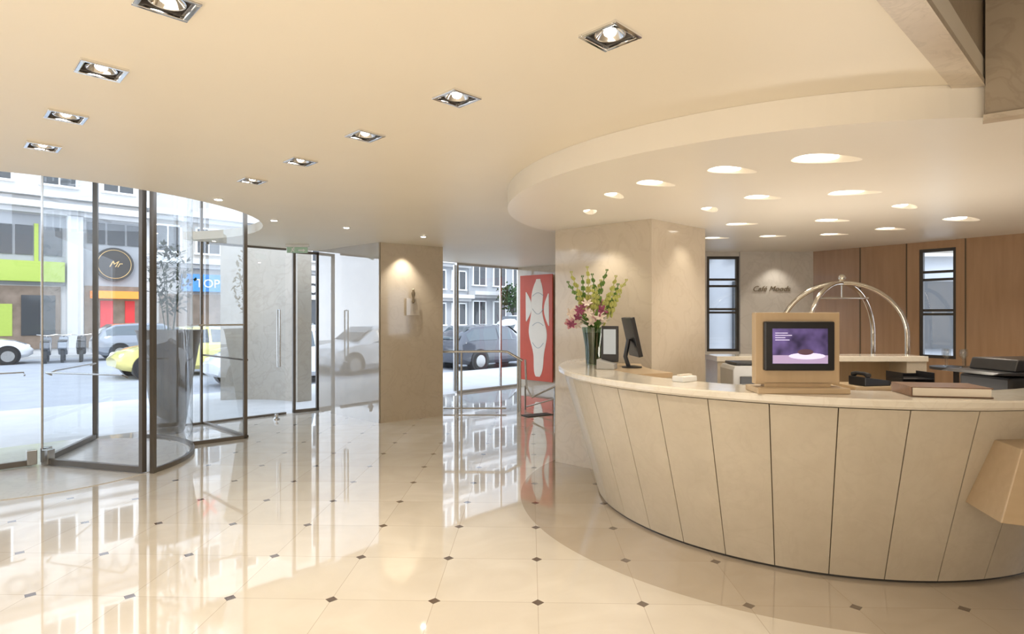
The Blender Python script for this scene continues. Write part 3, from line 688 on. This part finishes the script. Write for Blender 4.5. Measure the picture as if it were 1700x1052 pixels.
bm = B(); sphere(bm, (0, 0, 2.125), 0.045, seg=16); cone(bm, (0, 0, 2.04), (0, 0, 2.09), 0.03, 0.02); fin('finial', bm, 'brass', lc, smooth=True)
bm = B(); tube(bm, [(-0.36, 0, 1.87), (0.36, 0, 1.87)], 0.014, 10); tube(bm, [(0, 0, 1.87), (0, 0, 2.06)], 0.012, 8); fin('hanging_bar', bm, 'brass', lc, smooth=True)

text('wall_lettering', 'Café Moods', 0.115, (3.90, 8.84, 2.02), (math.pi/2, 0, 0), 'letter', None, 0.004, shear=0.35, label='bronze script lettering reading Café Moods on the grey marble wall', category='sign')

e = empty('side_table', (5.22, 6.9, 0), 0, 'small round dark side table by the wood wall', 'table')
bm = B(); lathe(bm, [(0.25, 0.0), (0.25, 0.02), (0.03, 0.04), (0.03, 1.0), (0.26, 1.02), (0.26, 1.05)], seg=28); fin('table_body', bm, 'dark', e, smooth=True)
g0 = None
for i, (x, y) in enumerate(((5.09, 6.87), (5.22, 6.80), (5.33, 6.92), (5.18, 7.02))):
    if g0 is None:
        g0 = empty('wine_glass', (x, y, 1.05), 0, 'clear stemmed wine glass on the side table', 'glass', group='wine glasses on the side table')
        bm = B(); lathe(bm, [(0.035, 0.001), (0.005, 0.01), (0.005, 0.09), (0.035, 0.13), (0.036, 0.18), (0.03, 0.21)], seg=16, caps=False); fin('glass_bowl', bm, 'wine', g0, smooth=True)
    else: copy_tree(g0, (x, y, 1.05))

# ------------------------------------------------------------ railing
rlg = empty('handrail', (-0.6, 10.1, 0), 0, 'brushed steel handrail with thin posts on the marble floor', 'railing')
bm = B(); tube(bm, [(-0.60, 0, 1.03), (0.4, 0, 1.04), (0.52, 0.0, 1.03), (0.62, 0.0, 0.97), (0.78, -0.02, 0.88)], 0.022, 10); fin('top_rail', bm, 'steel', rlg, smooth=True)
for x, zt in ((-0.27, 1.02), (0.70, 0.92), (0.74, 0.9)):
    bm = B(); tube(bm, [(x, 0, 0), (x, 0, zt)], 0.018, 10); fin('post', bm, 'steel', rlg, smooth=True)
for z in (0.06,):
    bm = B(); tube(bm, [(-0.58, 0, z), (0.50, 0, z)], 0.014, 8); fin('lower_rail', bm, 'steel', rlg, smooth=True)
rl2 = empty('handrail', (0.45, 10.3, 0), math.radians(-10), 'low steel rail descending beside the artwork', 'railing')
bm = B(); tube(bm, [(-0.22, 0, 0.88), (-0.2, 0, 0.4), (-0.1, 0, 0.22), (0.3, 0, 0.42)], 0.018, 10); fin('top_rail', bm, 'steel', rl2, smooth=True)
bm = B(); tube(bm, [(-0.2, 0, 0.05), (0.3, 0, 0.2), (0.3, 0, 0)], 0.012, 8); fin('lower_rail', bm, 'steel', rl2, smooth=True)
for x in (-0.22, 0.3):
    bm = B(); tube(bm, [(x, 0, 0), (x, 0, 0.42)], 0.016, 8); fin('post', bm, 'steel', rl2, smooth=True)
e = empty('floor_mat', (0.42, 9.75, 0), math.radians(30), 'dark floor mat at the top of the steps', 'mat')
bm = B(); box(bm, (0, 0, 0.006), (0.5, 0.22, 0.012)); fin('mat_body', bm, 'dark', e, bevel=.003)

# ------------------------------------------------------------ artwork (plain abstract stand-in)
po = empty('artwork_panel', (0.20, 13.58, 0.19), math.radians(-45), 'tall red panel with a flowing cream abstract shape', 'artwork')
PW, PH = 0.98, 2.38
bm = B(); box(bm, (PW/2, 0.0, PH/2), (PW, 0.03, PH)); fin('panel', bm, 'red', po)
def strip(name, cx, wf, z0, z1, mat, d, n=40):
    L_, R_ = [], []
    for j in range(n+1):
        t = j/n; z = (z0+(z1-z0)*t)*PH; c = cx(t); w_ = wf(t)
        L_.append(((c-w_)*PW, z)); R_.append(((c+w_)*PW, z))
    bm = B(); prism_xz(bm, L_+R_[::-1], -0.018-d, -0.014); return fin(name, bm, mat, po)
strip('cream_shape', lambda t: .56+.03*math.sin(t*7), lambda t: .06+.17*abs(math.sin(math.pi*min(t*1.02, 1)))**.6+.05*math.cos(t*13+.6)*math.sin(math.pi*t), .04, .96, 'cream', .002)
strip('curl_shape', lambda t: .20+.08*math.sin(t*3.2), lambda t: .01+.085*math.sin(math.pi*t), .56, .84, 'cream', .003)
strip('curl_shape', lambda t: .90-.07*math.sin(t*3.0), lambda t: .01+.065*math.sin(math.pi*t), .52, .82, 'cream', .003)
for k_, (zc, am) in enumerate(((.36, .05), (.52, .03), (.68, .05), (.80, .03))):
    bm = B(); tube(bm, [((.40+.34*j/14)*PW, -.021, (zc+am*math.sin(j/14*math.pi)*(1 if k_ % 2 else -1))*PH) for j in range(15)], .007, 6); fin('grey_line', bm, 'grey', po, smooth=True)

# ------------------------------------------------------------ planter at the entrance
pl = empty('planter', (-4.85, 8.32, 0), 0, 'tall tapered dark planter with a slender dark green bush', 'potted plant')
bm = B(); lathe(bm, [(0.17, 0), (0.19, 0.03), (0.30, 0.8), (0.40, 1.40), (0.42, 1.45), (0.38, 1.45), (0.36, 1.38), (0.001, 1.36)], seg=32); fin('pot', bm, 'pot', pl, smooth=True)
bm = B()
random.seed(5)
for i in range(5):
    a = i*1.25; tube(bm, [(0.04*math.cos(a), 0.04*math.sin(a), 1.35), (0.1*math.cos(a), 0.1*math.sin(a), 1.8), (0.2*math.cos(a), 0.2*math.sin(a), 2.3)], 0.006, 6)
fin('trunk', bm, 'leafd', pl, smooth=True)
bm = B()
for i in range(380):
    z = random.uniform(1.7, 2.65); rr = 0.30*math.sqrt(random.random())*(1.1-abs(z-2.15)/0.9); a = random.uniform(0, 6.28)
    c = Vector((rr*math.cos(a), rr*math.sin(a), z)); d = Vector((random.uniform(-1, 1), random.uniform(-1, 1), random.uniform(-.6, .8))).normalized(); s = d.cross(Vector((0, 0, 1))).normalized()*0.024
    v = [bm.verts.new(c), bm.verts.new(c+d*0.05+s), bm.verts.new(c+d*0.11), bm.verts.new(c+d*0.05-s)]; bm.faces.new(v)
fin('foliage', bm, 'leafd', pl, kind='stuff')

# ------------------------------------------------------------ street
bm = B(); prism(bm, [F(-14, 0.03), F(60, 0.03), F(60, 4), F(-14, 4)], -0.2, -0.03); fin('pavement', bm, 'pave', kind='structure', label='pale pavement outside the entrance')
bm = B(); prism(bm, [F(-30, 4), F(90, 4), F(90, 21.5), F(-30, 21.5)], -0.3, -0.15); fin('road', bm, 'tarmac', kind='structure', label='grey asphalt street')
bm = B(); prism(bm, [F(-30, 21.5), F(90, 21.5), F(90, 26), F(-30, 26)], -0.3, -0.03); fin('pavement', bm, 'pave', kind='structure', label='pavement across the street')

ST = [(-2.0, .38, .72, .76, .66, .52), (-1.93, .27, .86, .93, .78, .58), (-1.72, .2, .93, 1.25, .84, .58), (-1.35, .2, .94, 1.44, .86, .60), (-.4, .2, .93, 1.50, .87, .62),
      (.25, .2, .92, 1.46, .87, .62), (.62, .2, .92, 1.23, .87, .64), (1.02, .2, .92, .96, .86, .68), (1.5, .2, .85, .89, .84, .66), (1.85, .27, .70, .75, .76, .58), (2.0, .36, .55, .60, .66, .5)]
def car(loc, rz, paint, label, sc=(1, 1, 1), name='car'):
    e = empty(name, loc, rz, label, 'car')
    def sect(s):
        x, zl, zb, zt, w, wr = s
        return [(x, 0, zl), (x, .85*w, zl), (x, w, zl+.12), (x, w, .5*(zl+zb)+.08), (x, .97*w, zb), (x, wr, max(zt-.03, zb+.005)), (x, wr*.5, zt), (x, 0, zt+.005)]
    bm = B(); prev = None
    for s in ST:
        h_ = sect(s); ring = h_ + [(x, -y, z) for x, y, z in h_[-2:0:-1]]
        ring = [bm.verts.new((x*sc[0], y*sc[1], z*sc[2])) for x, y, z in ring]
        if prev:
            n = len(ring)
            for k in range(n): bm.faces.new((prev[k], prev[(k+1) % n], ring[(k+1) % n], ring[k]))
        else: bm.faces.new(ring)
        prev = ring
    bm.faces.new(prev[::-1])
    fin('car_body', bm, paint, e, smooth=True)
    for sgn in (-1, 1):
        for (i0, i1) in ((2, 4), (4, 6)):
            bm = B()
            def pt(i, f, adj=0.0):
                h_ = sect(ST[i]); p4, p5 = Vector(h_[4]), Vector(h_[5]); v = p4.lerp(p5, f); v.y = (v.y+0.012)*sgn; v.x += adj
                return Vector((v.x*sc[0], v.y*sc[1], v.z*sc[2]))
            lo = [bm.verts.new(pt(i, .12, .05 if i == i0 else (-.03 if i == i1 else 0))) for i in range(i0, i1+1)]
            hi = [bm.verts.new(pt(i, .86, .05 if i == i0 else (-.03 if i == i1 else 0))) for i in range(i0, i1+1)]
            for k in range(len(lo)-1): bm.faces.new((lo[k], lo[k+1], hi[k+1], hi[k]))
            fin('side_window', bm, 'carglass', e)
    for (ia, ib, nm) in ((7, 5, 'windshield'), (1, 3, 'rear_window')):
        bm = B(); A_, B_ = ST[ia], ST[ib]
        def wp(f, sg):
            x = A_[0]+(B_[0]-A_[0])*f; z = A_[3]+(B_[3]-A_[3])*f+.02+0.10*f*(1-f)*2; y = (A_[5]+(B_[5]-A_[5])*f)*.9*sg
            x += 0.03*(1 if nm == 'windshield' else -1)
            return ((x)*sc[0], y*sc[1], z*sc[2])
        vv = [bm.verts.new(wp(.1, -1)), bm.verts.new(wp(.1, 1)), bm.verts.new(wp(.5, 1)), bm.verts.new(wp(.9, 1)), bm.verts.new(wp(.9, -1)), bm.verts.new(wp(.5, -1))]
        bm.faces.new((vv[0], vv[1], vv[2], vv[5])); bm.faces.new((vv[5], vv[2], vv[3], vv[4])); fin(nm, bm, 'carglass', e)
    for sx in (-1.25, 1.28):
        for sy in (-1, 1):
            bm = B(); cone(bm, (sx*sc[0], sy*.60*sc[1], .33), (sx*sc[0], sy*.876*sc[1], .33), .38, seg=28); fin('wheel_arch', bm, 'black', e, smooth=True)
            w_ = empty('wheel', (sx*sc[0], sy*.79*sc[1], .31)); w_.parent = e
            bm = B(); lathe(bm, [(.20, -.1), (.29, -.1), (.31, -.07), (.31, .07), (.29, .1), (.20, .1)], seg=28); fin('tyre', bm, 'tyre', w_, rot=(math.pi/2, 0, 0), smooth=True)
            bm = B(); cone(bm, (0, -.105, 0), (0, .105, 0), .2, seg=20)
            fin('hubcap', bm, 'steel', w_, smooth=True)
    for sy in (-1, 1):
        bm = B(); sphere(bm, (1.83*sc[0], sy*.58*sc[1], .66*sc[2]), .13, (.8, 1, .6), 12); fin('headlight', bm, 'white', e, smooth=True)
        bm = B(); sphere(bm, (-1.9*sc[0], sy*.64*sc[1], .78*sc[2]), .11, (.5, .9, 1), 10); fin('tail_light', bm, 'red', e, smooth=True)
    return e
M['pw'] = plain('white_car_paint', (0.80, 0.81, 0.82), 0.2, coat=1, var=0.02)
M['py'] = plain('yellow_car_paint', (0.72, 0.64, 0.22), 0.2, coat=1, var=0.02)
M['pg'] = plain('grey_car_paint', (0.20, 0.22, 0.25), 0.2, coat=1, var=0.02)
M['pd'] = plain('dark_car_paint', (0.05, 0.055, 0.07), 0.15, coat=1, var=0.02)
M['ps'] = plain('silver_car_paint', (0.55, 0.57, 0.60), 0.2, coat=1, var=0.02)
ZR = -0.15
car(F3(5.75, 10.2, ZR), ANG+math.pi, 'py', 'yellow taxi hatchback driving past the entrance')
car(F3(0.8, 19.4, ZR), ANG, 'pw', 'white car parked across the street', (1.05, 1, 1))
car(F3(6.9, 19.2, ZR), ANG, 'pg', 'dark grey car parked across the street', (1.05, 1, 1.02))
car(F3(11.4, 19.2, ZR), ANG, 'pw', 'white car parked across the street', (1.05, 1, 1))
car(F3(7.0, 5.9, ZR), ANG+math.pi, 'pw', 'white hatchback parked at the kerb')
car(F3(16.0, 19.3, ZR), ANG, 'ps', 'silver car parked across the street')
car(F3(14.2, 5.6, ZR), ANG, 'pd', 'dark blue car parked at the kerb', (1.0, 1, 1))
car(F3(19.5, 8.2, ZR), ANG, 'pw', 'tall white car driving along the street', (1.1, 1.05, 1.25))
car(F3(-1.5, 6.5, ZR), ANG, 'pw', 'white hatchback parked at the kerb')
car(F3(26.0, 11, ZR), ANG, 'ps', 'silver car driving along the street')

def scooter(loc, rz, paint, label):
    e = empty('scooter', loc, rz, label, 'scooter', group='scooters parked across the street')
    for x in (-.6, .6):
        bm = B(); bmesh.ops.create_cone(bm, cap_ends=True, segments=20, radius1=.26, radius2=.26, depth=.11, matrix=Matrix.Translation((x, 0, .27)) @ Matrix.Rotation(math.pi/2, 4, 'X')); fin('wheel', bm, 'tyre', e, smooth=True)
    bm = B(); prism_xz(bm, [(-.85, .55), (-.5, .45), (-.1, .28), (.25, .28), (.4, .55), (.5, .95), (.42, 1.0), (.28, .6), (.1, .42), (-.05, .5), (-.1, .78), (-.8, .8)], -.15, .15); fin('fairing', bm, paint, e, bevel=.04)
    bm = B(); box(bm, (-.42, 0, .83), (.75, .28, .09)); fin('seat', bm, 'black', e, bevel=.03)
    bm = B(); tube(bm, [(.6, 0, .3), (.42, 0, 1.02)], .03, 8); tube(bm, [(.4, -.32, 1.06), (.42, 0, 1.02), (.4, .32, 1.06)], .018, 8); fin('handlebar', bm, 'steel', e, smooth=True)
    bm = B(); sphere(bm, (.5, 0, .9), .09, seg=10); fin('headlight', bm, 'white', e, smooth=True)
    return e
for i, (a, b_) in enumerate(((3.3, 18.9), (3.85, 19.1), (4.4, 18.9))):
    scooter(F3(a, b_, ZR), ANG+1.4, ('pd', 'pg', 'black')[i], 'dark scooter parked across the street')

M['bw'] = plain('white_render', (0.60, 0.59, 0.575), 0.8, var=0.1, scale=0.7)
M['bb'] = plain('beige_render', (0.50, 0.465, 0.42), 0.8, var=0.1, scale=0.7)
M['bg'] = plain('grey_render', (0.34, 0.35, 0.36), 0.8, var=0.12, scale=0.7)
M['bdk'] = plain('dark_render', (0.42, 0.44, 0.47), 0.8, var=0.25, scale=0.7)
M['lime'] = plain('lime_panel', (0.34, 0.43, 0.07), 0.5)
M['orange'] = plain('shop_orange', (0.85, 0.25, 0.03), 0.5, emit=(1, .35, .05), estr=.35)
M['shopred'] = plain('shop_red', (0.65, 0.03, 0.03), 0.5)
M['redtxt'] = plain('red_lettering', (0.70, 0.06, 0.05), 0.5)
M['blue'] = plain('sign_blue', (0.05, 0.25, 0.58), 0.5)
M['glassd'] = plain('dark_window', (0.05, 0.055, 0.06), 0.08)
M['shopin'] = plain('shop_interior', (0.14, 0.11, 0.09), 0.5, var=0.6, scale=3, emit=(1, .7, .4), estr=.12)
BB = 24
def building(a0, a1, h_, mat, label, floors=((7.4, 9.2),), nwin=4, ww=1.2, cornices=(6.7,)):
    e = empty('street_building', F3(a0, BB, -0.03), ANG, label, 'building')
    L = a1-a0
    bm = B(); box(bm, (L/2, 2, h_/2), (L-0.05, 4, h_)); fin('facade', bm, mat, e)
    for z in cornices:
        bm = B(); box(bm, (L/2, -.35, z), (L-.05, .9, .28)); box(bm, (L/2, -.15, z-.25), (L-.05, .5, .2)); fin('cornice', bm, 'bw', e)
    for (z0, z1) in floors:
        for k in range(nwin):
            x = L*(k+.5)/nwin
            bm = B(); box(bm, (x, -.03, (z0+z1)/2), (ww, .08, z1-z0)); o = fin('window', bm, 'glassd', e)
            bm = B()
            for s in (-1, 1): box(bm, (s*ww/2+x, -.06, (z0+z1)/2), (.09, .14, z1-z0+.1))
            box(bm, (x, -.06, z1), (ww+.1, .14, .09)); box(bm, (x, -.06, z0), (ww+.2, .2, .09)); box(bm, (x, -.07, (z0+z1)/2), (.06, .1, z1-z0))
            fin('window_frame', bm, 'white', o)
    return e
def bpart(e, name, x0, x1, z0, z1, mat, d=0.06, y=0):
    bm = B(); box(bm, ((x0+x1)/2, y-d/2, (z0+z1)/2), (x1-x0, d, z1-z0)); return fin(name, bm, mat, e)
b1 = building(-6, 7.8, 24, 'bw', 'white building with shops, lime panels and a deep cornice', ((7.6, 9.3), (12.2, 14.0), (15.6, 17.4), (19, 20.8)), 6, 1.3, (6.6, 7.1, 11.6, 18.2))  # upper storeys added above the view to keep bright sky out of floor reflections
bpart(b1, 'wall_band', 5.0, 13.7, 3.05, 6.2, 'bg', .04)
bpart(b1, 'lime_panel', 7.6, 10.5, 3.2, 4.1, 'lime', .5)
bpart(b1, 'lime_panel', 7.6, 8.1, 4.1, 5.9, 'lime', .12)
bpart(b1, 'lime_panel', 9.45, 9.6, 4.1, 5.8, 'lime', .12)
for x0, x1 in ((8.2, 8.7), (8.8, 9.4), (9.75, 10.45)):
    bpart(b1, 'window', x0, x1, 4.4, 5.7, 'glassd', .1)
bpart(b1, 'shopfront', 7.5, 10.4, 0.2, 3.0, 'shopin', .1)
bpart(b1, 'poster', 8.1, 8.7, 0.8, 2.2, 'lime', .14)
bpart(b1, 'shop_window', 9.0, 10.2, 0.8, 2.6, 'glassd', .14)
bpart(b1, 'column', 10.6, 11.2, 0, 6.3, 'bw', .4)
bpart(b1, 'shopfront', 11.3, 13.8, 0.2, 3.1, 'shopin', .1)
bpart(b1, 'awning', 11.5, 13.5, 2.5, 2.85, 'orange', .7)
bpart(b1, 'shop_panel', 11.9, 12.4, 0.4, 2.4, 'shopred', .16)
bpart(b1, 'shop_panel', 12.9, 13.3, 0.4, 2.4, 'shopred', .16)
for x0 in (11.4, 12.2, 13.0): bpart(b1, 'shop_window', x0, x0+.7, 5.1, 6.1, 'glassd', .1)
bpart(b1, 'shopfront', 1.0, 6.8, 0.2, 3.0, 'shopin', .1)
bm = B(); cone(bm, (12.45, -.25, 4.15), (12.45, -.1, 4.15), .8, seg=32); fin('round_sign', bm, 'dark', b1)
bm = B(); tube(bm, [(12.45+.68*math.cos(t), -.26, 4.15+.68*math.sin(t)) for t in [2*math.pi*k/32 for k in range(32)]], .015, 6, True); fin('sign_ring', bm, 'gold', b1)
text('lettering', 'Mr', 0.42, (12.45, -.26, 4.02), (math.pi/2, 0, 0), 'gold', b1, .003, shear=.5)
text('lettering', 'NOTOS TOYT', 1.25, (9.6, -.1, 9.9), (math.pi/2, 0, 0), 'bg', b1, .05)
b2 = building(7.8, 17.5, 24, 'bb', 'beige building with a blue shop sign', ((4.95, 6.3), (10.6, 12.4), (14, 15.8), (17.4, 19.2)), 5, 1.2, (6.9, 4.5, 9.9, 16.6))  # raised with extra storeys too, blocking sky glare mirrored in the floor
bpart(b2, 'shop_sign', 1.6, 6.2, 2.95, 3.85, 'blue', .5)
text('lettering', 'TOP NOTOS', 0.62, (3.9, -.52, 3.17), (math.pi/2, 0, 0), 'white', b2, .01)
text('lettering', 'BAXA', 1.3, (2.6, -.1, 8.1), (math.pi/2, 0, 0), 'redtxt', b2, .05)
bpart(b2, 'shopfront', 0.6, 5.8, 0.2, 2.8, 'shopin', .1)
bpart(b2, 'shopfront', 6.3, 9.3, 0.2, 2.6, 'glassd', .1)
bpart(b2, 'shop_sign', 6.4, 9.6, 2.65, 4.1, 'white', .3)
text('lettering', 'Op', 1.5, (8.1, -.33, 2.95), (math.pi/2, 0, 0), 'black', b2, .01)
b3 = building(17.5, 29, 20, 'bg', 'grey office building with a band of windows', ((1.0, 2.6), (3.6, 5.0), (6.2, 7.6), (9, 10.6), (12.4, 14)), 6, 1.3, (3.1, 5.6, 8.3, 11.6))
b4 = building(29, 44, 17, 'bg', 'grey apartment block with balconies', ((1.0, 2.8), (4.0, 5.6), (7.2, 8.8), (10.4, 12)), 7, 1.3, (3.4, 6.4, 9.6))
def tree(loc, s, label='small dark green street tree'):
    e = empty('street_tree', loc, 0, label, 'tree')
    bm = B(); tube(bm, [(0, 0, 0), (0.05, 0, 1.2*s), (0, .05, 2.2*s), (.3*s, 0, 3*s)], [.14, .11, .09, .04], 8); tube(bm, [(0, .03, 1.8*s), (-.4*s, 0, 2.9*s)], [.07, .03], 8); fin('trunk', bm, 'dark', e, smooth=True)
    bm = B()
    for i in range(700):
        d = Vector((random.gauss(0, 1), random.gauss(0, 1), random.gauss(0, .8))).normalized()*random.uniform(.5, 1.25)*s
        c = Vector((0, 0, 3.1*s))+d; a_ = Vector((random.uniform(-1, 1), random.uniform(-1, 1), random.uniform(-1, 1))).normalized(); s_ = a_.cross(d).normalized()*.09
        bm.faces.new([bm.verts.new(c), bm.verts.new(c+a_*.12+s_), bm.verts.new(c+a_*.26), bm.verts.new(c+a_*.12-s_)])
    fin('foliage', bm, 'leafd', e, kind='stuff')
tree(F3(31.5, 21.7, -0.03), 1.0)
e = empty('street_building', (2.5, 13.5, -0.03), 0, 'grey building seen through the reception windows', 'building')
bm = B(); box(bm, (5.5, 1, 3), (13, 1, 6)); fin('facade', bm, 'bdk', e)
for i in range(7):
    bm = B(); box(bm, (.2+i*1.5, .45, 1.7), (.9, .1, 1.6)); fin('window', bm, 'glassd', e)
    bm = B(); box(bm, (.2+i*1.5, .42, 3.2), (1.2, .3, .25)); fin('ledge', bm, 'bw', e)
bm = B(); prism(bm, [(1.5, 9.35), (14, 9.35), (14, 15), (1.5, 15)], -0.2, -0.03); fin('pavement', bm, 'pave', kind='structure', label='pavement beside the building')

# ------------------------------------------------------------ lights
w = bpy.data.worlds.new('World'); S.world = w; w.use_nodes = True
bg = w.node_tree.nodes['Background']; bg.inputs[1].default_value = 3.6
tcw = w.node_tree.nodes.new('ShaderNodeTexCoord'); sp = w.node_tree.nodes.new('ShaderNodeSeparateXYZ'); rmp = w.node_tree.nodes.new('ShaderNodeValToRGB')
w.node_tree.links.new(tcw.outputs['Generated'], sp.inputs[0]); w.node_tree.links.new(sp.outputs[2], rmp.inputs[0]); w.node_tree.links.new(rmp.outputs[0], bg.inputs[0])
rmp.color_ramp.elements[0].color = (0.80, 0.88, 1.0, 1); rmp.color_ramp.elements[1].color = (0.66, 0.79, 1.0, 1)
def area(loc, rot, sx, sy, en, col=(1, .92, .82)):  # fill lamps without fixtures, added to brighten ceiling, room and reception
    l = bpy.data.lights.new('fill_lamp', 'AREA'); l.shape = 'RECTANGLE'; l.size = sx; l.size_y = sy; l.energy = en; l.color = col
    o = bpy.data.objects.new('fill_lamp', l); o.location = loc; o.rotation_euler = rot; link(o); return o
area((-2.0, -1.2, 0.1), (math.pi, 0, 0), 6, 3.5, 165)
area((0, -2.8, 1.7), (math.radians(90), 0, 0), 7, 2.0, 80)
area((2.9, 5.0, 0.9), (math.pi, 0, 0), 1.6, 0.8, 28)
sun = bpy.data.lights.new('sun', 'SUN'); sun.energy = 1.2; sun.angle = 0.2; sun.color = (1, .97, .92)
so_ = bpy.data.objects.new('sun', sun); so_.rotation_euler = (math.radians(48), 0, math.radians(20)); link(so_)

# ------------------------------------------------------------ camera
cam = bpy.data.cameras.new('Camera'); cam.sensor_width = 36; cam.lens = 975/1700*36; cam.shift_y = -2/1700; cam.clip_start = 0.05
co = bpy.data.objects.new('Camera', cam); co.location = (0, 0, 1.65); co.rotation_euler = (math.pi/2, 0, 0); link(co)
S.camera = co
